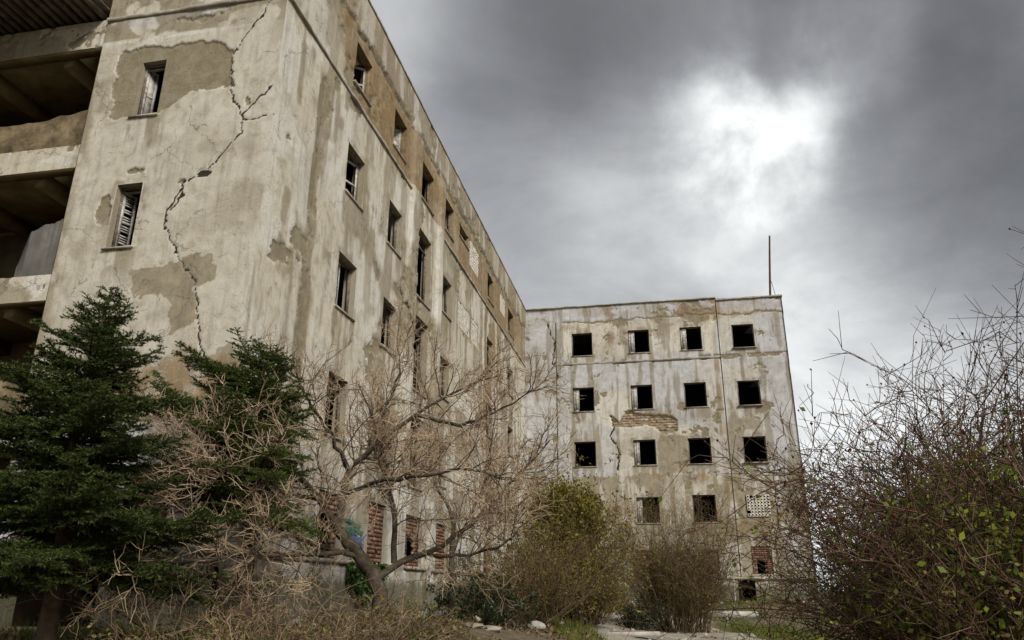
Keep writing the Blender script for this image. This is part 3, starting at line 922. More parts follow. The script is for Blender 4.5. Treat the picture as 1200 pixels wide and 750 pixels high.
def ragged_strip(name, a0, a1, prof, place, seed, mat, res=0.08, jit=0.012, chip=0.0, parent=None):
    """a moulding: profile points (out, z) swept along a wall, edges chipped"""
    A = np.linspace(a0, a1, max(2, int((a1 - a0) / res)))
    k = len(prof)
    P = []
    for i, (o, z) in enumerate(prof):
        nz = (fbm(A * 2.3, A * 0 + i * 7, seed, 4) - 0.5) * 2
        keep = 1.0
        if chip and o > 0.005:
            keep = 1 - chip * sm(fbm(A * 1.1, A * 0 + 3, seed + 9, 5), 0.5, 0.62)
        P.append(place(A, np.full_like(A, z) + nz * jit, o * keep + nz * jit * 0.4 * (o > 0.005)))
    V = np.stack(P, 1).reshape(-1, 3)
    idx = np.arange(len(A) * k).reshape(len(A), k)
    f = np.stack([idx[:-1, :-1], idx[1:, :-1], idx[1:, 1:], idx[:-1, 1:]], -1).reshape(-1, 4)
    caps = []
    me = mesh_from(name, V, [f, np.array([idx[0, ::-1], idx[-1]])])
    return bpart(name, me, mat, parent)


SC = [(-0.04, 12.640), (0.05, 12.645), (0.058, 12.70), (0.05, 12.73), (-0.04, 12.75)]
ragged_strip('string_course', -4.0, 0.058, SC, place_end, 301, M['concrete'], chip=0.5, jit=0.006)
ragged_strip('string_course', -0.058, 7.76, SC, place_long, 302, M['concrete'], chip=0.5, jit=0.006)
ragged_strip('string_course', 11.1, LEN, SC, place_long, 303, M['concrete'], chip=0.5, jit=0.006)
ragged_strip('string_course', 1.66, STEP_X, [(-0.05, 12.62), (0.05, 12.63), (0.055, 12.73), (-0.05, 12.78)], place_far, 304, M['concrete'], chip=0.9)
# plinth ledge
PL = [(-0.02, 2.10), (0.11, 2.11), (0.11, 2.19), (-0.03, 2.21)]
ragged_strip('plinth_ledge', -4.0, 0.11, PL, place_end, 311, M['concrete'], chip=0.3)
ragged_strip('plinth_ledge', -0.11, LEN, PL, place_long, 312, M['concrete'], chip=0.3)
ragged_strip('plinth_ledge', 0.0, 13.2, PL, place_far, 313, M['concrete'], chip=0.3)
# copings on the parapets
CP = [(-0.32, TOP - 0.10), (-0.32, TOP + 0.05), (0.07, TOP + 0.045), (0.07, TOP - 0.02), (-0.02, TOP - 0.03)]
ragged_strip('coping', -0.07, LEN, CP, place_long, 321, M['concrete'], jit=0.022)
ragged_strip('coping', 0.08, STEP_X, CP, place_far, 322, M['concrete'], jit=0.026)
CP2 = [(o - 0.07, z - 0.10) for o, z in CP]
ragged_strip('coping', STEP_X + 0.01, 13.25, CP2, place_far, 323, M['concrete'], jit=0.024)
ragged_strip('coping', -4.0, -0.4, CP, place_end, 324, M['concrete'])
b = MB()
b.box(12.9, 13.24, LEN + 0.33, LEN + 10.5, TOP - 0.1, TOP - 0.045)
bpart('coping', b.mesh('coping'), M['concrete'])

# loggias at the end of the long wing: edge beams, ceilings, parapets
LX0, LX1 = -9.6, -4.03
b = MB()
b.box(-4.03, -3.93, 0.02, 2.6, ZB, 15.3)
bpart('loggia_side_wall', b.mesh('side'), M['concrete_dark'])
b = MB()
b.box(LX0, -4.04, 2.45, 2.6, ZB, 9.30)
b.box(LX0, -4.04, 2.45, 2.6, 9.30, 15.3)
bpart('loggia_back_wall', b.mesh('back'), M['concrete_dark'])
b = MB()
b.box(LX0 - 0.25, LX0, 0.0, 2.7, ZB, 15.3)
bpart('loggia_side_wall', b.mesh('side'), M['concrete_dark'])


def beam_fields(A, Z):
    f = blank(A)
    n3 = fbm(A * 2.2, Z * 2.2, 331, 6, 0.62)
    f['damp'] = 0.75 * sm(fbm(A * 1.5, Z * 1.8, 332, 5), 0.42, 0.55)
    f['lime'] = 0.8 * sm(fbm(A * 1.4, Z * 2, 333, 5), 0.5, 0.6)
    f['peel'] = (n3 > 0.6).astype(float)
    f['ochre'] = 0.35 * sm(fbm(A, Z, 335, 4), 0.45, 0.6)
    f['d'] = (n3 - 0.5) * 0.03 - 0.02 * f['peel']
    return f


for z0, z1 in ((12.08, 12.76), (9.25, 9.76), (6.51, 7.02), (3.72, 4.22)):
    o = height_wall('edge_beam', LX0, -4.0, z0, z1, 0.05, [], lambda A, Z, D: np.stack([A, 0.03 - D, Z], -1), beam_fields, False)
    b = MB()
    b.box(LX0, -4.04, 0.06, 2.44, z0 + 0.12, z1 - 0.015)
    b.box(LX0, -4.02, 0.055, 0.30, z0 + 0.004, z0 + 0.119)
    obj('slab', b.mesh('slab'), M['concrete_dark'], BLD, (0, 0, -BLD_Z))
    for xx in (-5.15, -7.2):
        b = MB()
        b.box(xx, xx + 0.22, 0.31, 2.43, z0 - 0.16, z0 + 0.119)
        bpart('ceiling_beam', b.mesh('cb'), M['concrete_dark'])


def parapet(x0, x1, z0, hts, mat, y0=0.14, y1=0.26, seed=0):
    xs = np.linspace(x0, x1, 46)
    h = np.interp(xs, [p[0] for p in hts], [p[1] for p in hts]) + (fbm(xs * 5, xs * 0, seed, 4) - 0.5) * 0.16
    h = np.maximum(h, z0 + 0.02)
    n = len(xs)
    V = np.concatenate([np.stack([xs, np.full(n, yy) + (fbm(xs * 4, xs * 0 + yy * 40, seed + 2, 3) - 0.5) * 0.03, zz], 1)
                        for yy, zz in ((y0, np.full(n, z0)), (y0, h), (y1, h), (y1, np.full(n, z0)))])
    idx = np.arange(4 * n).reshape(4, n)
    f = []
    for k in range(3):
        f.append(np.stack([idx[k, :-1], idx[k, 1:], idx[k + 1, 1:], idx[k + 1, :-1]], -1))
    f.append(idx[:, -1][None, :])
    f.append(idx[::-1, 0][None, :])
    me = mesh_from('parapet', V, [np.concatenate(f)])
    return bpart('parapet', me, mat)


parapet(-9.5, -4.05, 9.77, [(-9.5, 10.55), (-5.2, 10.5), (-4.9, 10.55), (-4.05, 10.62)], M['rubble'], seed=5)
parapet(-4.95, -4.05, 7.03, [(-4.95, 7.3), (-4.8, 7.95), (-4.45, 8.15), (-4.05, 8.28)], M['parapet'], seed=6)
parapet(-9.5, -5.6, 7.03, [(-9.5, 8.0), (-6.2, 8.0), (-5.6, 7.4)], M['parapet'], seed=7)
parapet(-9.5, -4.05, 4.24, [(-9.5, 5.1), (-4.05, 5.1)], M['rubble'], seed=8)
# rib canopy standing out above the uppermost edge beam
for i in range(17):
    x = -4.16 - i * 0.2
    b = MB()
    b.box(x - 0.045, x + 0.045, -1.7, 0.4, 12.80, 12.95, 0.008)
    bpart('joist', b.mesh('joist'), M['joist'])
b = MB()
b.box(-7.6, -4.03, -1.72, 0.42, 12.955, 13.0)
bpart('deck', b.mesh('deck'), M['joist'])

# ---- windows


def frame_window(place, h, depth, t=0.05, leaf=None, leaf_mat=None, sill=True, seed=0, transom=None):
    """timber lining in the reveal; sill slab; a shutter leaf where one is left"""
    x0, x1, z0, z1 = h

    def pbox(b, a0, a1, zz0, zz1, d0, d1, jit=0.004):
        c = [place(np.array(a), np.array(z), np.array(d)) for z in (zz0, zz1) for d in (d0, d1) for a in (a0, a1)]
        V = np.array(c, float) + rng.uniform(-jit, jit, (8, 3))
        b.add(V, [[0, 2, 3, 1], [4, 5, 7, 6], [0, 1, 5, 4], [2, 6, 7, 3], [0, 4, 6, 2], [1, 3, 7, 5]])
    b = MB()
    e = 0.004
    pbox(b, x0 - e, x0 + t, z0 + 0.002, z1, -depth - 0.06, -depth)
    pbox(b, x1 - t, x1 + e, z0 + 0.002, z1, -depth - 0.06, -depth)
    pbox(b, x0 + t, x1 - t, z1 - t, z1 + e, -depth - 0.06, -depth)
    if transom:
        pbox(b, x0 + t, x1 - t, z1 - transom, z1 - transom + t * 0.8, -depth - 0.055, -depth - 0.005)
    w = bpart('window', b.mesh('window'), M['frame'])
    if sill:
        b = MB()
        pbox(b, x0 - 0.05, x1 + 0.05, z0 - 0.035, z0 + 0.003, -0.18, 0.04, 0.005)
        obj('sill', b.mesh('sill'), M['concrete'], w)
    if leaf:
        kind, side, width, swing = leaf
        b = MB()
        s = 1 if side == 'l' else -1
        hinge = x0 + t if side == 'l' else x1 - t
        ca, sa = math.cos(swing), math.sin(swing)

        def lbox(u0, u1, zz0, zz1, d0, d1):
            V = []
            for z in (zz0, zz1):
                for d in (d0, d1):
                    for u in (u0, u1):
                        a = hinge + s * (u * ca - d * sa)
                        dd = -depth - 0.03 + (u * sa + d * ca) * (-1 if kind[-1] == 'i' else 1)
                        V.append(place(np.array(a), np.array(z), np.array(dd)))
            b.add(np.array(V) + rng.uniform(-0.002, 0.002, (8, 3)), [[0, 2, 3, 1], [4, 5, 7, 6], [0, 1, 5, 4], [2, 6, 7, 3], [0, 4, 6, 2], [1, 3, 7, 5]])
        zb, zt = z0 + 0.03, z1 - t - 0.02
        r = 0.045
        lbox(0, r, zb, zt, -0.017, 0.017)
        lbox(width - r, width, zb, zt, -0.017, 0.017)
        lbox(r, width - r, zb, zb + 0.07, -0.015, 0.015)
        lbox(r, width - r, zt - 0.06, zt, -0.015, 0.015)
        lbox(r, width - r, (zb + zt) / 2 - 0.025, (zb + zt) / 2 + 0.025, -0.015, 0.015)
        if kind[0] == 'l':          # louvres
            zz = zb + 0.085
            while zz < zt - 0.09:
                if rng.random() > 0.12:
                    lbox(r, width - r, zz, zz + 0.022, -0.012, 0.012)
                zz += 0.048
        elif kind[0] == 'b':        # boarded leaf
            lbox(r, width - r, zb + 0.07, zt - 0.06, -0.008, 0.008)
        obj('shutter', b.mesh('shutter'), leaf_mat or M['shutter'], w)
    return w


for i, h in enumerate(E_WIN):
    leaf = {0: None, 1: ('b_i', 'l', 0.22, R(66)), 2: ('l_i', 'l', 0.27, R(72)), 3: ('c_i', 'r', 0.24, R(70))}[i]
    frame_window(place_end, h, 0.14, 0.04, leaf, transom=0.13 if i in (1, 2) else None)
frame_window(place_end, E_ADDED_DARK[0], 0.14, 0.05)  # lining for the upper of the two added openings
k = 0
LEAF = [('l_o', 'l', 0.44, R(8)), ('c_i', 'l', 0.45, R(40)), ('l_i', 'r', 0.45, R(60)), None, ('c_i', 'r', 0.45, R(35)), None, ('b_i', 'l', 0.4, R(70))]
leaf_for = {('A', 0): ('c_i', 'r', 0.45, R(55)), ('A', 1): ('b_i', 'r', 0.42, R(60)), ('B', 0): ('c_i', 'r', 0.45, R(20)), ('B', 1): ('c_i', 'l', 0.45, R(15)),
            ('C', 0): ('l_i', 'l', 0.46, R(6)), ('C', 1): ('c_i', 'l', 0.45, R(12)), ('B', 2): ('b_i', 'l', 0.42, R(70))}
for ri, r in enumerate('ABCD'):
    for ci, (c0, c1) in enumerate(L_COLS):
        frame_window(place_long, (c0, c1, *ROW[r]), 0.14, 0.05, leaf_for.get((r, ci)), transom=0.0)
    frame_window(place_long, (*L_BAY, *BAY_Z[r]), 0.16, 0.06, None, transom=0.4 if r in 'BC' else None)
for h in L_SMALL + L_BASE:
    frame_window(place_long, h, 0.14, 0.05)
far_leaf = {1: ('b_o', 'l', 0.27, R(4)), 2: ('b_o', 'l', 0.27, R(5)), 4: ('b_o', 'l', 0.26, R(3)), 5: ('b_o', 'l', 0.26, R(4)), 9: ('b_o', 'l', 0.24, R(5)), 12: ('b_o', 'l', 0.22, R(5))}
for i, h in enumerate(F_WIN):
    frame_window(place_far, h, 0.12, 0.05, far_leaf.get(i))

# ---- pierced block grilles
ring = MB()
S = 0.145
for (x0, x1, z0, z1) in ((0, S, 0, 0.035), (0, S, S - 0.035, S), (0, 0.035, 0.035, S - 0.035), (S - 0.035, S, 0.035, S - 0.035)):
    ring.box(x0, x1, -0.05, 0.05, z0, z1)
ring_far = ring.mesh('block')
ring_far.materials.append(M['block'])
ring_long = ring_far.copy()
co = np.empty(len(ring_long.vertices) * 3)
ring_long.vertices.foreach_get('co', co)
co = co.reshape(-1, 3)[:, [1, 0, 2]].ravel()
ring_long.vertices.foreach_set('co', co)
ring_long.flip_normals()


def grille(h, kind):
    x0, x1, z0, z1 = h
    nx, nz = int(round((x1 - x0) / (S + 0.003))), int(round((z1 - z0) / (S + 0.003)))
    px, pz = (x1 - x0) / nx, (z1 - z0) / nz
    pl = place_far if kind == 'far' else place_long
    b = MB()
    for i in range(nx + 1):
        for q in (0,):
            a = x0 + i * px
            c = pl(np.array(a), np.array((z0 + z1) / 2), np.array(-0.10))
            ax = (np.array([0.004, 0, 0]), np.array([0, 0.03, 0])) if kind == 'far' else (np.array([0, 0.004, 0]), np.array([0.03, 0, 0]))
            b.obox(c, ax[0], ax[1], [0, 0, (z1 - z0) / 2])
    g = bpart('grille', b.mesh('grille'), M['mortar'])
    me = ring_far if kind == 'far' else ring_long
    for i in range(nx):
        for j in range(nz):
            if rng.random() < 0.03:
                continue
            c = pl(np.array(x0 + i * px + 0.0015), np.array(z0 + j * pz + 0.0015), np.array(-0.06 + rng.uniform(-0.006, 0.006)))
            o = bpy.data.objects.new('block', me)
            COL.objects.link(o)
            o.parent = g
            o.location = c
            o.scale = ((px - 0.003) / S, 1, (pz - 0.003) / S) if kind == 'far' else (1, (px - 0.003) / S, (pz - 0.003) / S)


for h in L_GRILLE:
    grille(h, 'long')
for h in F_GRILLE:
    grille(h, 'far')

# ---- brick infill and bare brickwork: every brick a piece
brick_me = []
for v in range(4):
    b = MB()
    b.box(-0.5, 0.5, -0.5, 0.5, -0.5, 0.5, 0.02)
    me = b.mesh('brick')
    me.materials.append(M['brick'])
    brick_me.append(me)
brick_me_pale = []
for me in brick_me:
    m2 = me.copy()
    m2.materials.clear()
    m2.materials.append(M['brick_pale'])
    brick_me_pale.append(m2)


def bricks(parent, kind, x0, x1, z0, z1, face, keep=None, bl=0.22, bh=0.095, pale=False):
    rot = 0 if kind != 'long' else math.pi / 2
    pl = {'far': place_far, 'long': place_long, 'end': place_end}[kind]
    j = 0
    z = z0
    while z < z1 - 0.03:
        hh = min(bh, z1 - z)
        x = x0 - (bl / 2 if j % 2 else 0)
        while x < x1 - 0.02:
            a, c = max(x, x0), min(x + bl, x1)
            x += bl
            if c - a < 0.05 or rng.random() < 0.07:
                continue
            if keep is not None and not keep((a + c) / 2, z + hh / 2):
                continue
            o = bpy.data.objects.new('brick', (brick_me_pale if pale else brick_me)[rng.integers(4)])
            COL.objects.link(o)
            o.parent = parent
            o.location = pl(np.array((a + c) / 2), np.array(z + hh / 2), np.array(face + rng.uniform(-0.012, 0.006)))
            o.rotation_euler = (0, 0, rot)
            o.scale = (c - a - 0.014, 0.09, hh - 0.014)
        z += bh
        j += 1


def infill(kind, h, opening=None, recess=0.12, pale=False):
    x0, x1, z0, z1 = h
    pl = {'far': place_far, 'long': place_long, 'end': place_end}[kind]
    b = MB()
    rects = [(x0 + 0.002, x1 - 0.002, z0 + 0.002, z1 - 0.002)]
    if opening:
        ox0, ox1, oz0, oz1 = opening
        rects = [(x0 + 0.002, ox0, z0 + 0.002, z1 - 0.002), (ox1, x1 - 0.002, z0 + 0.002, z1 - 0.002), (ox0, ox1, oz1, z1 - 0.002)]
        if oz0 > z0 + 0.05:
            rects.append((ox0, ox1, z0 + 0.002, oz0))
    for (a0, a1, c0, c1) in rects:
        V = [pl(np.array(a), np.array(z), np.array(d)) for z in (c0, c1) for d in (-recess - 0.10, -recess - 0.014) for a in (a0, a1)]
        b.add(np.array(V), [[0, 2, 3, 1], [4, 5, 7, 6], [0, 1, 5, 4], [2, 6, 7, 3], [0, 4, 6, 2], [1, 3, 7, 5]])
    g = bpart('brick_infill', b.mesh('brick_infill'), M['mortar'])
    keep = None
    if opening:
        keep = lambda a, z: not (opening[0] < a < opening[1] and opening[2] < z < opening[3])
    bricks(g, kind, x0 + 0.01, x1 - 0.01, z0 + 0.01, z1 - 0.01, -recess - 0.045, keep, pale=pale)


infill('long', L_BRICK[0], (3.62, 4.3, 2.25, 3.05), 0.06)
infill('long', L_BRICK[1], None, 0.06)
infill('long', L_BRICK[2], (9.2, 9.8, 2.3, 3.1), 0.08)
infill('long', L_BRICK[3], None, 0.06)
infill('end', E_LOW[0], None, 0.07)
infill('far', F_BRICK[0], (10.72, 11.15, 2.4, 2.9), 0.10)
infill('far', F_BRICK[1], (5.72, 6.02, 2.3, 3.2), 0.06)
infill('far', F_BRICK[2], None, 0.08)
# patch of bare brickwork between the windows of the far wing
b = MB()
b.box(4.3, 7.6, LEN + 0.10, LEN + 0.12, 8.85, 10.1)
g = bpart('bare_brickwork', b.mesh('bare_brickwork'), M['mortar'])
g['label'] = 'patch of bare orange brickwork where the render fell away'


def in_patch(a, z):
    a_, z_ = np.array([a]), np.array([z])
    wx = (fbm(a_ * 2.6, z_ * 2.6, 221, 5) - 0.5) * 0.25
    wz = (fbm(a_ * 2.6 + 40, z_ * 2.6, 222, 5) - 0.5) * 0.25
    return bool(in_poly(a_ + wx, z_ + wz, F_BRICKPATCH)[0])


bricks(g, 'far', 4.2, 7.7, 8.8, 10.2, -0.115, lambda a, z: in_patch(a, z) and rng.random() > 0.16, 0.25, 0.13, True)



# ---- sprayed tags on the lowest storey


def spray(strokes, kind, w, col, name, off=0.022):
    """flat strokes of paint just off the wall; strokes are lists of (a, z)"""
    pl = {'long': place_long, 'end': place_end}[kind]
    m = simple_mat('spray_paint_' + name, [(0.35, tuple(0.7 * c for c in col)), (0.65, col)], 14.0, 0.6, 0.0)
    b = MB()
    for st in strokes:
        st = np.array(st, float)
        t = np.linspace(0, 1, len(st))
        ts = np.linspace(0, 1, 5 * len(st))
        q = np.stack([np.interp(ts, t, st[:, 0]), np.interp(ts, t, st[:, 1])], 1)
        for _ in range(3):
            q[1:-1] = (q[:-2] + 2 * q[1:-1] + q[2:]) / 4
        d = np.gradient(q, axis=0)
        d /= np.linalg.norm(d, axis=1)[:, None] + 1e-9
        nn = np.stack([-d[:, 1], d[:, 0]], 1) * w * rng.uniform(0.8, 1.15, (len(q), 1))
        P = np.concatenate([q + nn, q - nn])
        k = len(q)
        r = np.arange(k - 1)
        off += 0.0012
        b.add(pl(P[:, 0], P[:, 1], np.full(2 * k, off)), np.stack([r, r + 1, k + r + 1, k + r], -1))
    return bpart('graffiti', b.mesh('graffiti'), m)


def scribble(a0, a1, z0, z1, n):
    return [[(rng.uniform(a0, a1), rng.uniform(z0, z1)) for _ in range(5)] for _ in range(n)]


spray(scribble(2.6, 3.38, 2.25, 2.95, 10), 'long', 0.035, (0.16, 0.26, 0.09), 'lime')
spray(scribble(2.8, 3.36, 2.6, 3.05, 3), 'long', 0.022, (0.04, 0.15, 0.11), 'teal', 0.04)
spray(scribble(4.55, 5.8, 2.25, 3.05, 11), 'long', 0.03, (0.06, 0.17, 0.12), 'teal_tag')
spray(scribble(4.8, 5.95, 2.25, 2.8, 7), 'long', 0.02, (0.13, 0.15, 0.28), 'violet_tag', 0.04)
TAG = [[(13.25, 2.95), (13.6, 3.0), (13.75, 2.85)], [(13.5, 2.85), (13.45, 2.4), (13.75, 2.25), (13.9, 2.4), (13.85, 2.75)], [(14.2, 2.9), (14.22, 2.3)], [(14.2, 2.75), (14.5, 2.72)],
       [(14.75, 2.85), (14.7, 2.45), (14.95, 2.3), (15.05, 2.6), (15.0, 2.85)], [(15.05, 2.7), (15.1, 2.25)], [(15.4, 2.9), (15.35, 2.35), (15.65, 2.3)], [(15.45, 2.6), (15.75, 2.75), (15.95, 2.5), (15.85, 2.3)]]
spray(TAG, 'long', 0.035, (0.02, 0.022, 0.025), 'black')
spray([[(-0.85, 1.85), (-0.85, 1.5), (-0.55, 1.48)], [(-1.05, 1.75), (-0.5, 1.72)], [(-0.68, 1.9), (-0.66, 1.45), (-0.3, 1.42)], [(-1.1, 1.45), (-0.9, 1.4)]], 'end', 0.022, (0.02, 0.02, 0.02), 'black_low', 0.075)

# ------------------------------------------------------------------ tubes, leaves, needles


class Tubes:
    """many tapered tubes in one mesh"""
    def __init__(self):
        self.by = {}

    def add(self, pts, rad, sides=4):
        self.by.setdefault((len(pts), sides), []).append((pts, rad))

    def arrays(self):
        Vs, Fs, n = [], [], 0
        for (N, k), items in self.by.items():
            P = np.array([i[0] for i in items], float)
            Rr = np.array([i[1] for i in items], float)
            Tn = np.gradient(P, axis=1)
            Tn /= np.linalg.norm(Tn, axis=2, keepdims=True) + 1e-9
            ref = np.where(np.abs(Tn[..., 2:3]) < 0.9, np.array([0, 0, 1.0]), np.array([1.0, 0, 0]))
            U = np.cross(Tn, ref)
            U /= np.linalg.norm(U, axis=2, keepdims=True) + 1e-9
            Vv = np.cross(Tn, U)
            a = np.linspace(0, 2 * np.pi, k, endpoint=False)
            ringp = P[:, :, None, :] + Rr[:, :, None, None] * (np.cos(a)[None, None, :, None] * U[:, :, None, :] + np.sin(a)[None, None, :, None] * Vv[:, :, None, :])
            Mx = len(items)
            idx = n + np.arange(Mx * N * k).reshape(Mx, N, k)
            j = np.roll(np.arange(k), -1)
            f = np.stack([idx[:, :-1, :], idx[:, :-1, j], idx[:, 1:, j], idx[:, 1:, :]], -1).reshape(-1, 4)
            Vs.append(ringp.reshape(-1, 3))
            Fs.append(f)
            n += Mx * N * k
        return np.concatenate(Vs), np.concatenate(Fs)

    def build(self, name, mat, parent, origin, kind=None, smooth=True):
        V, f = self.arrays()
        o = obj(name, mesh_from(name, V - np.asarray(origin), f, smooth), mat, parent)
        if kind:
            o['kind'] = kind
        return o


def unit(v):
    v = np.asarray(v, float)
    return v / (np.linalg.norm(v) + 1e-9)


def rand_unit(n):
    v = rng.normal(size=(n, 3))
    return v / np.linalg.norm(v, axis=1)[:, None]


def walk(start, d, length, n, wob=0.15, pull=(0, 0, 0)):
    """polyline from start; wobbling, with a constant pull"""
    pts = [np.asarray(start, float)]
    d = unit(d)
    st = length / (n - 1)
    pull = np.asarray(pull, float)
    for i in range(n - 1):
        d = unit(d + rng.normal(0, wob, 3) + pull)
        pts.append(pts[-1] + d * st)
    return np.array(pts)


def side_dir(t, ang, up=0.0):
    r = rng.normal(size=3)
    r = unit(r - t * np.dot(r, t))
    return unit(t * math.cos(ang) + r * math.sin(ang) + np.array([0, 0, up]))


def leaf_quads(P, size, aspect=0.6, nrm=None, droop=0.0):
    """diamond leaves folded a little along the midrib: four corners each"""
    n = len(P)
    d = rand_unit(n)
    d[:, 2] -= droop
    d /= np.linalg.norm(d, axis=1)[:, None]
    r = rand_unit(n) if nrm is None else nrm + 0.7 * rand_unit(n)
    s = np.cross(d, r)
    s /= np.linalg.norm(s, axis=1)[:, None] + 1e-9
    w = np.cross(s, d)
    size = np.broadcast_to(size, n)[:, None]
    V = np.stack([P, P + d * size * 0.5 + s * size * aspect * 0.5 + w * size * 0.08, P + d * size, P + d * size * 0.5 - s * size * aspect * 0.5 + w * size * 0.08], 1)
    f = np.arange(4 * n).reshape(n, 4)
    return V.reshape(-1, 3), f


# ------------------------------------------------------------------ firs


def fir(base, height, reach, name_label, mat, whorls=26, per=7, az_bias=None, crown_from=0.22, lean=(0, 0), seed=1, dens=1.0, trunk_r=0.11, bare=4, group=None, prof=0.72):
    global rng
    rng = np.random.default_rng(seed)
    root = empty('fir_tree', base, name_label, 'tree', group)
    base = np.asarray(base, float)
    tr = Tubes()
    n = 12
    t = np.linspace(0, 1, n)
    trunk = base + np.stack([lean[0] * t * height + 0.05 * np.sin(t * 7), lean[1] * t * height + 0.04 * np.cos(t * 5), t * height], 1)
    tr.add(trunk, trunk_r * (1 - t) ** 0.8 + 0.006, 9)
    wood = Tubes()
    segs = []      # needle-bearing twig segments: start, end

    def axis(h):
        return np.array([np.interp(h, t, trunk[:, k]) for k in range(3)])
    for w in range(whorls):
        u = w / (whorls - 1)
        h = crown_from + (1 - crown_from) * (u ** 0.9) * 0.985
        rr = reach * (1 - (h - crown_from) / (1 - crown_from)) ** prof + 0.08
        m = per if u < 0.75 else max(3, per - 2)
        a0 = rng.uniform(0, 6.28)
        for i in range(m):
            az = a0 + i * 2 * math.pi / m + rng.uniform(-0.3, 0.3)
            L = rr * rng.uniform(0.3, 1.2)
            if az_bias:
                for (ab, wid, k) in az_bias:
                    da = (az - ab + math.pi) % (2 * math.pi) - math.pi
                    L *= 1 + (k - 1) * math.exp(-(da / wid) ** 2)
            el = R(-8 + 42 * u ** 1.5 + rng.uniform(-15, 15))
            d = np.array([math.cos(az) * math.cos(el), math.sin(az) * math.cos(el), math.sin(el)])
            p = walk(axis(h + rng.uniform(-0.014, 0.014)), d, L, 7, 0.07, (0, 0, 0.05 - 0.02 * (1 - u)))
            wood.add(p, np.linspace(0.008 + 0.012 * L, 0.003, 7), 4)
            # flat spray of side twigs
            sp = 0.055 / dens
            ns = int(L / sp)
            hor = unit(np.cross(d, [0, 0, 1]))
            for q in range(ns):
                s = 0.12 + 0.86 * (q + rng.random() * 0.6) / max(ns, 1)
                if s > 0.99:
                    continue
                k = min(5, int(s * 6))
                c = p[k] + (p[k + 1] - p[k]) * (s * 6 - k)
                tdir = unit(p[k + 1] - p[k])
                side = 1 if q % 2 else -1
                ls = (0.10 + 0.42 * L * (1 - s) ** 0.8) * rng.uniform(0.6, 1.1)
                ls = min(ls, 0.55)
                dd = unit(tdir * 0.75 + hor * side * 0.8 + np.array([0, 0, rng.uniform(-0.45, 0.3)]))
                e = c + dd * ls + np.array([0, 0, -0.05 * ls])
                segs.append((c, e))
                wood.add(np.array([c, e]), [0.004, 0.0015], 3)
                nt = int(ls / 0.06 * dens)
                for z in range(nt):
                    s2 = (z + 0.6 + rng.random() * 0.5) / (nt + 0.5)
                    c2 = c + (e - c) * min(s2, 0.97)
                    l2 = (0.05 + 0.42 * ls * (1 - s2)) * rng.uniform(0.6, 1.15)
                    sd = 1 if z % 2 else -1
                    d2 = unit(dd * 0.8 + np.cross(dd, [0, 0, 1]) * sd * 0.75 + np.array([0, 0, rng.uniform(-0.25, 0.2)]))
                    segs.append((c2, c2 + d2 * l2))
            segs.append((p[3], p[4])); segs.append((p[4], p[5])); segs.append((p[5], p[6]))
    segs.append((trunk[-2], trunk[-1]))
    # dead stubs below the crown
    for i in range(bare):
        az = rng.uniform(0, 6.28)
        h = rng.uniform(0.10, crown_from + 0.05)
        p = walk(axis(h), (math.cos(az), math.sin(az), rng.uniform(-0.25, 0.2)), rng.uniform(0.5, 1.1), 5, 0.15)
        wood.add(p, np.linspace(0.012, 0.003, 5), 4)
    Sg = np.array(segs)
    Ls = np.linalg.norm(Sg[:, 1] - Sg[:, 0], axis=1)
    cnt = np.maximum(5, (Ls / 0.0085 * dens)).astype(int)
    I = np.repeat(np.arange(len(Sg)), cnt)
    tt = rng.random(len(I))
    T_ = (Sg[I, 1] - Sg[I, 0]) / (Ls[I][:, None] + 1e-9)
    C = Sg[I, 0] + (Sg[I, 1] - Sg[I, 0]) * tt[:, None]
    rad = rand_unit(len(I))
    rad[:, 2] = rad[:, 2] * 0.6 + 0.15
    rad -= T_ * np.sum(rad * T_, 1)[:, None]
    rad /= np.linalg.norm(rad, axis=1)[:, None] + 1e-9
    nd = T_ * 0.65 + rad * 0.75
    nd /= np.linalg.norm(nd, axis=1)[:, None]
    nl = rng.uniform(0.028, 0.05, len(I))[:, None]
    wv = np.cross(nd, rand_unit(len(I)))
    wv /= np.linalg.norm(wv, axis=1)[:, None] + 1e-9
    V = np.stack([C - wv * 0.0068, C + wv * 0.0068, C + nd * nl], 1).reshape(-1, 3)
    f = np.arange(len(V)).reshape(-1, 3)
    tr.build('trunk', M['fir_bark'], root, base)
    wood.build('branch_wood', M['fir_bark'], root, base, 'stuff')
    o = obj('crown', mesh_from('crown', V - base, f), mat, root)
    o['kind'] = 'stuff'
    print('fir needles', len(f))
    return root


def on_ground(x, y, dz=-0.05):
    return (float(x), float(y), float(ground_z(np.array([x]), np.array([y]))[0]) + dz)


p = at(58, 700, 9.0)
fir(on_ground(p[0], p[1]), 4.25, 1.6, 'tall dark fir with a bare leaning lower trunk before the open loggias', M['needle'], 19, 10,
    az_bias=[(0.0, 0.5, 1.1)], crown_from=0.24, lean=(-0.004, 0.0), seed=3, dens=1.2, bare=8)
p = at(283, 700, 11.35)
fir(on_ground(p[0], p[1]), 4.05, 1.4, 'shorter brighter green fir beside the cracked corner of the building', M['needle_bright'], 14, 12,
    az_bias=[(math.pi, 0.5, 1.7), (math.pi / 2, 0.9, 0.45), (0.0, 0.8, 0.7)], crown_from=0.44, seed=4, dens=1.1, trunk_r=0.09, prof=0.36)

# ------------------------------------------------------------------ bare spreading tree


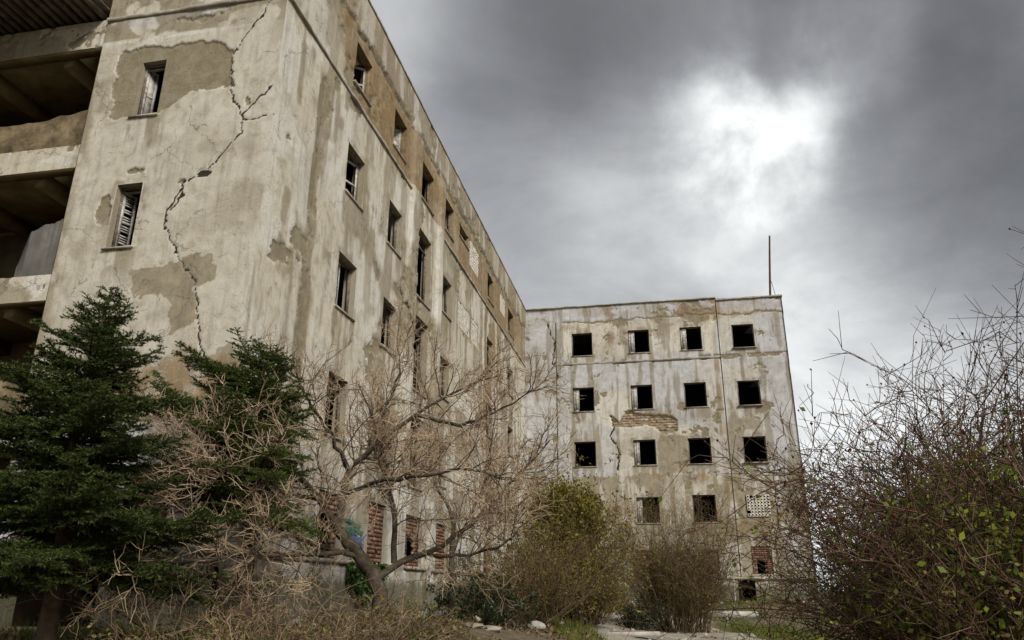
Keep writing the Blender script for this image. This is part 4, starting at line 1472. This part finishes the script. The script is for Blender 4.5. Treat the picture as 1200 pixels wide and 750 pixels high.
def branch_out(tubes_big, tubes_small, p, r0, level, spec, leaves=None):
    """side branches along polyline p; spec[level] = (count per metre, length range, angle range, wobble, pull, points)"""
    if level >= len(spec):
        return
    dens, (l0, l1), (a0, a1), wob, pull, npt, start = spec[level]
    seg = np.linalg.norm(np.diff(p, axis=0), axis=1)
    Ltot = seg.sum()
    cnt = int(dens * Ltot + rng.random())
    cum = np.concatenate([[0], np.cumsum(seg)]) / Ltot
    for _ in range(cnt):
        s = start + (1 - start) * rng.random()
        k = min(len(seg) - 1, int(np.searchsorted(cum, s) - 1))
        k = max(k, 0)
        c = p[k] + (p[k + 1] - p[k]) * ((s - cum[k]) / (cum[k + 1] - cum[k] + 1e-9))
        t = unit(p[k + 1] - p[k])
        L = rng.uniform(l0, l1) * (1.15 - 0.55 * s)
        d = side_dir(t, rng.uniform(a0, a1), pull[2] * 2)
        q = walk(c, d, L, npt, wob, pull)
        r = max(0.0042, min(r0 * 0.6, 0.0045 + 0.010 * L))
        re = 0.0026 if level >= len(spec) - 1 else 0.0038
        (tubes_big if level == 0 else tubes_small).add(q, np.linspace(r, re, npt), 5 if level == 0 else 3)
        if leaves is not None and level >= 1:
            leaves.append(q[-1])
        branch_out(tubes_big, tubes_small, q, r, level + 1, spec, leaves)


def tree_from_limbs(name, label, limbs, spec, bark, twig, base, seed, group=None):
    global rng
    rng = np.random.default_rng(seed)
    root = empty(name, base, label, 'tree', group)
    big, small = Tubes(), Tubes()
    trunk = Tubes()
    for i, (pts, r0, r1) in enumerate(limbs):
        pts = np.array(pts, float)
        n = 14
        tt = np.linspace(0, 1, len(pts))
        ts = np.linspace(0, 1, n)
        q = np.stack([np.interp(ts, tt, pts[:, k]) for k in range(3)], 1)
        for _ in range(2):
            q[1:-1] = (q[:-2] + 2 * q[1:-1] + q[2:]) / 4
        q[1:-1] += rng.normal(0, 0.022, q[1:-1].shape)
        rr = np.linspace(r0, r1, n) * (1 + rng.uniform(-0.08, 0.08, n))
        (trunk if i == 0 else big).add(q, rr * (1.0 if i == 0 else 0.92), 9 if i == 0 else 7)
        if i > 0:
            branch_out(big, small, q, r1 * 1.6, 0, spec)
    trunk.build('trunk', bark, root, base)
    big.build('limb', bark, root, base)
    o = small.build('crown', twig, root, base, 'stuff')
    print(name, 'twig faces', len(o.data.polygons))
    return root


D = 12.9
tb = at(448, 735, D)
base = on_ground(tb[0], tb[1])
fork = at(395, 622, D)
limbs = [
    ([base, at(446, 690, D), at(422, 652, D), fork], 0.155, 0.085),
    ([fork, at(378, 585, D - 0.4), at(340, 548, D - 1.2), at(300, 532, D - 1.9), at(235, 520, D - 2.5)], 0.075, 0.016),
    ([fork, at(402, 580, D), at(408, 550, D), at(432, 528, D + 0.2), at(470, 500, D + 0.3), at(520, 462, D + 0.5), at(585, 440, D + 0.7)], 0.085, 0.014),
    ([at(408, 550, D), at(395, 520, D - 0.4), at(360, 470, D - 1.0), at(345, 430, D - 1.4)], 0.05, 0.012),
    ([at(455, 512, D + 0.3), at(450, 480, D + 0.5), at(470, 440, D + 0.6), at(465, 405, D + 0.7)], 0.045, 0.010),
    ([at(490, 487, D + 0.4), at(540, 500, D + 0.2), at(590, 480, D), at(625, 455, D - 0.1)], 0.042, 0.010),
    ([at(440, 680, D), at(480, 655, D + 0.3), at(520, 640, D + 0.5), at(560, 610, D + 0.6), at(600, 570, D + 0.6), at(645, 515, D + 0.6)], 0.07, 0.012),
    ([at(500, 648, D + 0.4), at(540, 655, D + 0.2), at(590, 640, D), at(630, 600, D - 0.2)], 0.04, 0.010),
    ([at(420, 652, D), at(370, 640, D - 0.6), at(310, 610, D - 1.2), at(250, 590, D - 1.6), at(190, 600, D - 1.9)], 0.05, 0.010),
    ([at(320, 538, D - 1.5), at(290, 555, D - 2.2), at(250, 550, D - 2.7), at(200, 535, D - 3.0)], 0.035, 0.009),
    ([at(462, 660, D + 0.2), at(462, 600, D + 0.3), at(455, 550, D + 0.2), at(440, 500, D + 0.2), at(420, 450, D + 0.1)], 0.06, 0.012),
    ([at(378, 585, D - 0.2), at(330, 575, D - 1.2), at(270, 560, D - 2.0), at(215, 555, D - 2.6)], 0.045, 0.010),
    ([at(410, 645, D), at(350, 655, D - 1.4), at(280, 650, D - 2.6), at(200, 660, D - 3.4), at(140, 690, D - 3.9)], 0.045, 0.010),
    ([at(402, 580, D), at(440, 560, D - 0.6), at(490, 560, D - 1.0), at(545, 545, D - 1.2), at(600, 560, D - 1.3)], 0.045, 0.010),
]
UP = (0, 0, 0.05)
spec = [(7.0, (0.6, 1.6), (0.5, 1.2), 0.22, UP, 8, 0.15),
        (9.5, (0.25, 0.8), (0.5, 1.15), 0.24, (0, 0, 0.03), 6, 0.1),
        (10.0, (0.08, 0.36), (0.5, 1.2), 0.25, (0, 0, 0.03), 3, 0.1)]
tree_from_limbs('bare_tree', 'leafless spreading tree with crooked grey-brown limbs and tan twigs before the long wall', limbs, spec, M['bark'], M['twig_tan'], base, 21)

# slender sapling behind it
D2 = 16.5
tb = at(530, 735, D2)
base = on_ground(tb[0], tb[1])
limbs = [([base, at(528, 690, D2), at(532, 640, D2), at(528, 600, D2)], 0.07, 0.05),
         ([at(528, 600, D2), at(505, 560, D2), at(503, 500, D2), at(500, 440, D2)], 0.045, 0.010),
         ([at(532, 640, D2), at(560, 590, D2 + 0.2), at(575, 530, D2 + 0.2), at(580, 480, D2)], 0.04, 0.010),
         ([at(528, 610, D2), at(600, 600, D2), at(640, 560, D2)], 0.03, 0.008)]
spec2 = [(5.0, (0.6, 1.3), (0.4, 0.9), 0.1, UP, 6, 0.1), (6.0, (0.3, 0.7), (0.5, 1.0), 0.12, UP, 5, 0.1), (6.0, (0.1, 0.35), (0.5, 1.0), 0.15, UP, 3, 0.1)]
tree_from_limbs('bare_tree', 'slender leafless sapling with thin upright stems close to the plinth of the long wall', limbs, spec2, M['bark'], M['twig_tan'], base, 22)

# ------------------------------------------------------------------ shrubs


def bush(name, label, base, h, spread, canes, lat, tw, twig_mat, seed, leaf=None, arch=-0.05, group=None, cane_r=0.009, hips=0, cone=(0.1, 0.9), leaf_h=(0.0, 1.0),
         leaf_vol=None, fine_r=0.0042, lat_len=(0.25, 0.7), tw_len=(0.08, 0.3), ell=(1.0, 1.0), wob=0.09, cat='bush'):
    global rng
    rng = np.random.default_rng(seed)
    root = empty(name, base, label, cat, group)
    base = np.asarray(base, float)
    main, fine = Tubes(), Tubes()
    tips = []
    for c in range(canes):
        az = rng.uniform(0, 2 * math.pi)
        rr = math.sqrt(rng.random()) * spread * 0.45
        st = base + np.array([math.cos(az) * rr * ell[0], math.sin(az) * rr * ell[1], 0])
        az2 = az + rng.normal(0, 0.7)
        inc = rng.uniform(*cone)
        d = (math.cos(az2) * math.sin(inc) * ell[0], math.sin(az2) * math.sin(inc) * ell[1], math.cos(inc))
        L = h * rng.uniform(0.45, 1.12)
        p = walk(st, d, L, 9, wob, (0, 0, arch))
        p[:, 2] = np.maximum(p[:, 2], base[2] + 0.03)
        main.add(p, np.linspace(cane_r * rng.uniform(0.7, 1.3), 0.0025, 9), 4)
        tips.append(p[-1])
        for q in range(lat):
            s = rng.uniform(0.15, 0.98)
            k = min(7, int(s * 8))
            cc = p[k] + (p[k + 1] - p[k]) * (s * 8 - k)
            dd = side_dir(unit(p[k + 1] - p[k]), rng.uniform(0.5, 1.15), 0.15)
            l2 = rng.uniform(*lat_len) * (1.2 - 0.6 * s) * h / 2.5
            w = walk(cc, dd, l2, 5, wob * 1.5, (0, 0, arch * 0.5))
            fine.add(w, np.linspace(fine_r * 1.2, fine_r * 0.6, 5), 3)
            tips.append(w[-1])
            for z in range(tw):
                k2 = rng.integers(0, 4)
                c3 = w[k2] + (w[k2 + 1] - w[k2]) * rng.random()
                x = walk(c3, side_dir(unit(w[k2 + 1] - w[k2]), rng.uniform(0.5, 1.2), 0.1), rng.uniform(*tw_len) * h / 2.5, 2, wob * 1.5)
                fine.add(x, [fine_r * 0.8, fine_r * 0.45], 3)
                tips.append(x[-1])
    main.build('stem', twig_mat, root, base, 'stuff')
    o = fine.build('crown', twig_mat, root, base, 'stuff')
    tot = len(o.data.polygons)
    tips = np.array(tips)
    if leaf:
        for (mt, n, size, nm) in leaf:
            P = tips[rng.integers(0, len(tips), n * 3)] + rng.normal(0, 0.02, (n * 3, 3))
            hh = (P[:, 2] - base[2]) / h
            # leaves keep to the clumps of a noise field and to a band of heights
            cl = fbm(P[:, 0] * 1.7 + P[:, 1], P[:, 2] * 1.7 + P[:, 1] * 0.6, seed + 5, 3)
            ok = (hh > leaf_h[0]) & (hh < leaf_h[1]) & (cl > 0.40)
            P = P[ok][:n]
            if leaf_vol and nm == 'leaf':
                # clumps spread through the crown's volume
                m = 230
                cc = rand_unit(m) * (rng.random(m)[:, None] ** 0.45)
                cc = base + np.array([0, 0, leaf_vol[0] * h]) + cc * np.array([leaf_vol[1], leaf_vol[1], leaf_vol[2]])
                P = np.concatenate([P[:n // 5], cc[rng.integers(0, m, n)] + rng.normal(0, 0.17, (n, 3))])
            V, f = leaf_quads(P, rng.uniform(size[0], size[1], len(P)), 0.62, None, 0.2)
            lo = obj(nm, mesh_from(nm, V - base, f), mt, root)
            lo['kind'] = 'stuff'
            tot += len(f)
    if hips:
        sel = tips[tips[:, 2] > base[2] + 0.5 * h]
        sel = sel[rng.permutation(len(sel))[:hips]]
        ph = [np.array([[0, 0, 1.25], [1, 0, 0.1], [0, 1, 0.1], [-1, 0, 0.1], [0, -1, 0.1], [0, 0, -1.2]])]
        Vt = (sel[:, None, :] + ph[0][None] * rng.uniform(0.012, 0.019, (len(sel), 1, 1))).reshape(-1, 3)
        tri = np.array([[0, 1, 2], [0, 2, 3], [0, 3, 4], [0, 4, 1], [5, 2, 1], [5, 3, 2], [5, 4, 3], [5, 1, 4]])
        f = (np.arange(len(sel))[:, None, None] * 6 + tri[None]).reshape(-1, 3)
        ho = obj('rose_hip', mesh_from('rose_hip', Vt - base, f, True), M['hip'], root)
        ho['kind'] = 'stuff'
    return root


def bush_at(px, d, *a, **k):
    q = at(px, 720, d)
    return on_ground(q[0], q[1], -0.03)


# pale dead scrub along the foot of the left wing
SCRUB = 'pale dead scrub of arching straw-brown canes along the foot of the building'
SC_L = [(M['leaf_green'], 260, (0.03, 0.06), 'leaf'), (M['litter'], 500, (0.02, 0.05), 'withered_leaf')]
for i, (px, d, h, sp, n, lab) in enumerate([
        (215, 9.8, 1.45, 1.4, 38, 'pale dead shrub of arching canes between the two firs'),
        (265, 8.4, 1.2, 1.5, 48, 'low tangle of straw-brown canes in front of the shorter fir'),
        (345, 9.4, 1.35, 1.5, 48, 'dead shrub of bent tan canes at the foot of the cracked corner'),
        (415, 10.4, 1.2, 1.4, 40, 'dead shrub of bent tan canes before the trunk of the bare tree'),
        (300, 11.3, 1.9, 1.6, 36, 'tall thin dead shrub rising behind the others beside the shorter fir'),
        (130, 8.2, 0.75, 1.1, 26, 'small dead shrub beside the trunk of the tall fir'),
        (470, 12.0, 1.0, 1.4, 34, 'low dead shrub between the bare tree and the mossy plinth')]):
    bush('dead_shrub', lab, bush_at(px, d), h, sp, n, 7, 3, M['twig_straw'], 40 + i, SC_L, arch=-0.12, group='dead scrub at the foot of the building', cane_r=0.008,
         cone=(0.2, 1.3), lat_len=(0.3, 0.9), wob=0.15, leaf_h=(0, 0.6))

# shrubs against the far wing
OL = [(M['leaf_olive'], 15000, (0.06, 0.12), 'leaf'), (M['leaf_brown'], 1500, (0.05, 0.09), 'withered_leaf')]
bush('evergreen_shrub', 'tall rounded olive-green leafy shrub before the inner corner of the building', bush_at(666, 24.0), 4.3, 2.2, 100, 9, 3, M['twig_brown'], 60, OL, arch=0.02, leaf_h=(0.4, 1.2),
     leaf_vol=(0.68, 1.15, 1.0), cone=(0.05, 0.6), cane_r=0.013)
bush('russet_shrub', 'russet and olive shrub with yellowed leaves growing below the olive-green one', bush_at(678, 22.5), 2.7, 1.7, 120, 10, 3, M['twig_brown'], 61,
     [(M['leaf_brown'], 9000, (0.04, 0.08), 'leaf'), (M['leaf_olive'], 5000, (0.05, 0.09), 'green_leaf')], arch=0.0, cone=(0.05, 0.8), cane_r=0.012, leaf_vol=(0.42, 0.95, 1.0))
bush('russet_shrub', 'tan twiggy shrub with yellowed leaves between the bare tree and the olive-green shrub', bush_at(612, 19.5), 2.5, 2.2, 110, 10, 3, M['twig_brown'], 62,
     [(M['leaf_brown'], 4500, (0.03, 0.065), 'leaf'), (M['leaf_olive'], 4000, (0.035, 0.07), 'green_leaf')], arch=-0.02, cone=(0.05, 1.0), cane_r=0.011, leaf_vol=(0.38, 1.1, 0.8))
bush('brown_shrub', 'dense rounded brown twiggy shrub standing before the far wing', bush_at(800, 26.0), 4.2, 1.9, 220, 11, 3, M['twig_brown'], 63,
     [(M['leaf_brown'], 14000, (0.035, 0.07), 'leaf'), (M['leaf_olive'], 1600, (0.04, 0.08), 'green_leaf')], arch=0.015, cone=(0.02, 0.66), cane_r=0.012, leaf_vol=(0.40, 1.3, 1.1), leaf_h=(0, 0.8))
bush('dark_shrub', 'low blackish evergreen shrub at the plinth of the long wall', bush_at(562, 17.5), 1.1, 1.3, 60, 8, 3, M['twig_brown'], 64,
     [(M['leaf_dark'], 5200, (0.04, 0.08), 'leaf')], arch=-0.03, cone=(0.1, 1.2))
bush('dark_shrub', 'small dark leafy shrub between the russet and the brown shrub', bush_at(748, 25.0), 1.2, 1.0, 40, 7, 3, M['twig_brown'], 65,
     [(M['leaf_dark'], 2500, (0.05, 0.09), 'leaf')], arch=-0.03, cone=(0.1, 1.0))

# wild roses and brambles on the right
RL = [(M['leaf_green'], 9500, (0.03, 0.085), 'leaf'), (M['leaf_brown'], 2600, (0.025, 0.055), 'withered_leaf')]
for i, (px, d, h, sp, n, lab) in enumerate([
        (1135, 10.5, 3.9, 1.4, 115, 'wild rose thicket next to the end of the far wing'),
        (1180, 8.2, 3.2, 1.5, 110, 'leafy bramble and rose thicket beside the gravel path'),
        (1235, 7.4, 3.9, 1.8, 105, 'wild rose thicket with long dark canes and many hips, nearest the path bend'),
        (1160, 12.0, 5.0, 1.9, 135, 'tall wild rose thicket standing behind the leafy bramble one'),
        (1240, 9.5, 5.1, 2.2, 125, 'tallest wild rose thicket, its arching canes bare against the sky'),
        (1185, 6.9, 1.6, 0.9, 70, 'low bramble clump growing in front of the rose thickets')]):
    bush('rose_thicket', lab, bush_at(px, d), h, sp, int(n * 1.25), 10, 3, M['cane'], 80 + i, RL, arch=-0.055, wob=0.2, group='wild rose thickets beside the path', cane_r=0.016, fine_r=0.0058, hips=170,
         cone=(0.02, 0.44), leaf_h=(0.05, 0.72), leaf_vol=(0.34, 0.75 * sp, 0.34 * h))

# ------------------------------------------------------------------ ground cover
rng = np.random.default_rng(200)


def scatter(n, xr, yr, keep):
    x = rng.uniform(*xr, n)
    y = rng.uniform(*yr, n)
    ok = keep(x, y)
    x, y = x[ok], y[ok]
    return np.stack([x, y, ground_z(x, y)], 1)


def open_ground(x, y):
    lx, ly = to_local(x, y)
    on_path = (np.abs(x - path_x(y)) < 2.7) & (y < 32) & (fbm(x * 1.3, y * 1.3, 77, 3) < 0.66)
    return ~(((lx < 0.15) & (ly > -0.15)) | (ly > LEN - 0.15) | on_path)


P = scatter(60000, (-9, 12), (6, 38), lambda x, y: open_ground(x, y) & (fbm(x * 0.8, y * 0.8, 401, 4) > 0.47) & (fbm(x * 0.3, y * 0.3, 402, 2) > 0.38))
P[:, 2] += rng.uniform(0.0, 0.05, len(P))
V, f = leaf_quads(P, rng.uniform(0.05, 0.11, len(P)), 0.7, np.tile([0, 0, 1.0], (len(P), 1)))
tag(obj('leaf_litter', mesh_from('leaf_litter', V, f), M['litter']), 'brown fallen leaves strewn over the ground under the shrubs', 'leaves', kind='stuff')


def blades(P, h0, h1):
    n = len(P)
    a = rng.uniform(0, 6.28, n)
    lean = rng.normal(0, 0.35, (n, 2))
    h = rng.uniform(h0, h1, n)
    w = np.stack([np.cos(a), np.sin(a), 0 * a], 1) * 0.008
    tip = P + np.stack([lean[:, 0] * h, lean[:, 1] * h, h], 1)
    V = np.stack([P - w, P + w, tip], 1).reshape(-1, 3)
    return V, np.arange(3 * n).reshape(-1, 3)


P = scatter(90000, (-8, 12), (8, 38), lambda x, y: open_ground(x, y) & (fbm(x * 0.55, y * 0.55, 411, 4) > 0.54))
Pv = scatter(50000, (-3, 12), (16, 35), lambda x, y: open_ground(x, y) & (np.abs(np.abs(x - path_x(y)) - 3.2) < 0.75) & (fbm(x * 0.8, y * 0.8, 412, 3) > 0.44))
P = np.concatenate([P, Pv])
V, f = blades(P, 0.06, 0.24)
tag(obj('grass', mesh_from('grass', V, f), M['grass']), 'rough yellow-green grass in patches on the ground of the court', 'grass', kind='stuff')

# ivy on the plinth of the long wall
rng = np.random.default_rng(300)
pts = []
root_w = to_world(0.35, 5.6)
iv = empty('ivy', on_ground(*root_w), 'glossy green ivy hanging over the plinth of the long wall', 'ivy')
b0 = np.array(on_ground(*root_w))
for i in range(1700):
    s = rng.uniform(4.7, 6.7)
    zt = 2.16 - 0.9 * rng.random() ** 1.4 * (1 - abs(s - 5.7) / 1.6)
    wx, wy = to_world(0.16 + rng.uniform(0, 0.12), s)
    pts.append((wx, wy, zt))
V, f = leaf_quads(np.array(pts), rng.uniform(0.05, 0.10, len(pts)), 0.8, np.tile([E2[0], E2[1], 0.3], (len(pts), 1)), 0.5)
o = obj('leaf', mesh_from('leaf', V - b0, f), M['leaf_ivy'], iv)
o['kind'] = 'stuff'
st = Tubes()
for i in range(14):
    s = rng.uniform(4.8, 6.6)
    q = walk((*to_world(0.15, s), 1.0), (0, 0, 1), 1.1, 6, 0.12)
    st.add(q, np.linspace(0.008, 0.003, 6), 4)
st.build('stem', M['twig_brown'], iv, b0)

# ------------------------------------------------------------------ small things


def rock(name, label, loc, size, seed, mat, group=None):
    import bmesh
    bm = bmesh.new()
    bmesh.ops.create_icosphere(bm, subdivisions=2, radius=1)
    rs = np.random.default_rng(seed)
    k = rs.normal(size=(5, 3))
    for v in bm.verts:
        c = np.array(v.co)
        s = 1 + 0.16 * sum(math.sin(2.4 * float(kk @ c) + i) for i, kk in enumerate(k)) / 2
        v.co = Vector(c * s * size)
    me = bpy.data.meshes.new(name)
    bm.to_mesh(me)
    bm.free()
    o = obj(name, me, mat, loc=loc)
    o.rotation_euler = (0, 0, rs.uniform(0, 6))
    return tag(o, label, 'rock', group)


def ground_px(x, y):
    """where a pixel's ray meets the ground"""
    w = px_dir(x, y)
    t = 4.0
    for i in range(4000):
        P = np.array([0, 0, CAM_Z]) + w * t
        if P[2] < float(ground_z(np.array([P[0]]), np.array([P[1]]))[0]):
            break
        t += 0.02
    return P


q = ground_px(629, 738)
print('stone at', q)
rock('rock', 'white lump of broken masonry lying among the fallen leaves', (q[0], q[1], q[2] + 0.08), np.array([0.22, 0.15, 0.10]), 1, M['stone'])
STN = 'weathered kerb stone lying in the broken edge of the path'
for i, (x, y) in enumerate([(500, 735), (525, 739), (548, 734), (572, 738), (596, 733)]):
    q = ground_px(x, y)
    rock('kerb_stone', STN, (q[0], q[1], q[2] + 0.01), np.array([0.34, 0.16, 0.07]), 5 + i, M['concrete'], 'kerb stones in the broken edge of the path')
q = ground_px(735, 746)
print('slab at', q)
b = MB()
b.box(-0.85, 0.85, -0.22, 0.22, 0.0, 0.12, 0.015)
o = b.build('concrete_slab', M['slab'], None, (q[0], q[1], q[2] + 0.005))
o.rotation_euler = (0, 0, R(12))
tag(o, 'long pale concrete slab lying flat on the gravel path', 'slab')
q = ground_px(850, 721)
print('step at', q)
b = MB()
b.box(-1.2, 1.2, -0.6, 0.6, -0.1, 0.16, 0.02)
o = b.build('concrete_step', M['slab'], None, (q[0], q[1], q[2]))
o.rotation_euler = (0, 0, -TH)
tag(o, 'broad pale concrete step before the far wing beside the brown shrub', 'step')
wx, wy = to_world(9.55, LEN - 0.7)
g = on_ground(wx, wy)
tb_ = Tubes()
tb_.add(np.array([[0, 0, 0], [0, 0, 0.7], [0.01, 0, 1.4]]), [0.035, 0.035, 0.035], 8)
o = tb_.build('post', M['shutter'], None, (0, 0, 0))
o.location = g
tag(o, 'thin pale post standing before the dark basement opening of the far wing', 'post')

# mast on the roof of the far wing
wx, wy = to_world(12.72, LEN + 0.55)
mast = empty('roof_mast', (wx, wy, 15.5), 'thin rusty mast standing upright on the roof corner of the far wing', 'mast')
tm = Tubes()
tm.add(np.array([[0, 0, 0], [0.11, 0, 1.2], [0.25, 0, 2.6], [0.39, 0, 3.9]]), [0.06, 0.058, 0.052, 0.046], 8)
tm.build('pole', M['rust'], mast, (0, 0, 0))
tm = Tubes()
tm.add(np.array([[0.40, 0.0, 0.0], [0.28, 0, 0.75], [0.15, 0, 1.45]]), [0.014, 0.014, 0.014], 5)
tm.build('brace', M['rust'], mast, (0, 0, 0))
tm = Tubes()
tm.add(np.array([[0, 0, -0.002], [0, 0, 0.06]]), [0.16, 0.15], 10)
tm.build('foot_plate', M['rust'], mast, (0, 0, 0))

# lumps of fallen plaster and brick along the foot of the walls, too many and small to tell apart
rng = np.random.default_rng(500)
b = MB()
for i in range(420):
    if i % 3 == 0:
        lx, ly = rng.uniform(0.3, 12.5), LEN - 0.35 - abs(rng.normal(0, 1.3))
    elif i % 3 == 1:
        lx, ly = 0.3 + abs(rng.normal(0, 1.0)), rng.uniform(1, LEN - 1)
    else:
        lx, ly = rng.uniform(2.0, 9.0), rng.uniform(8, LEN - 1)
    x, y = to_world(lx, ly)
    z = float(ground_z(np.array([x]), np.array([y]))[0])
    sz = rng.uniform(0.02, 0.085) * (1.6 if rng.random() < 0.06 else 1)
    ax, ay = rand_unit(1)[0], rand_unit(1)[0]
    az = unit(np.cross(ax, ay))
    ay = np.cross(az, ax)
    b.obox((x, y, z + sz * 0.25), ax * sz, ay * sz * rng.uniform(0.5, 0.9), az * sz * rng.uniform(0.3, 0.6), sz * 0.25)
tag(b.build('rubble', M['stone']), 'small lumps of fallen plaster and brick scattered along the foot of the walls', 'rubble', kind='stuff')
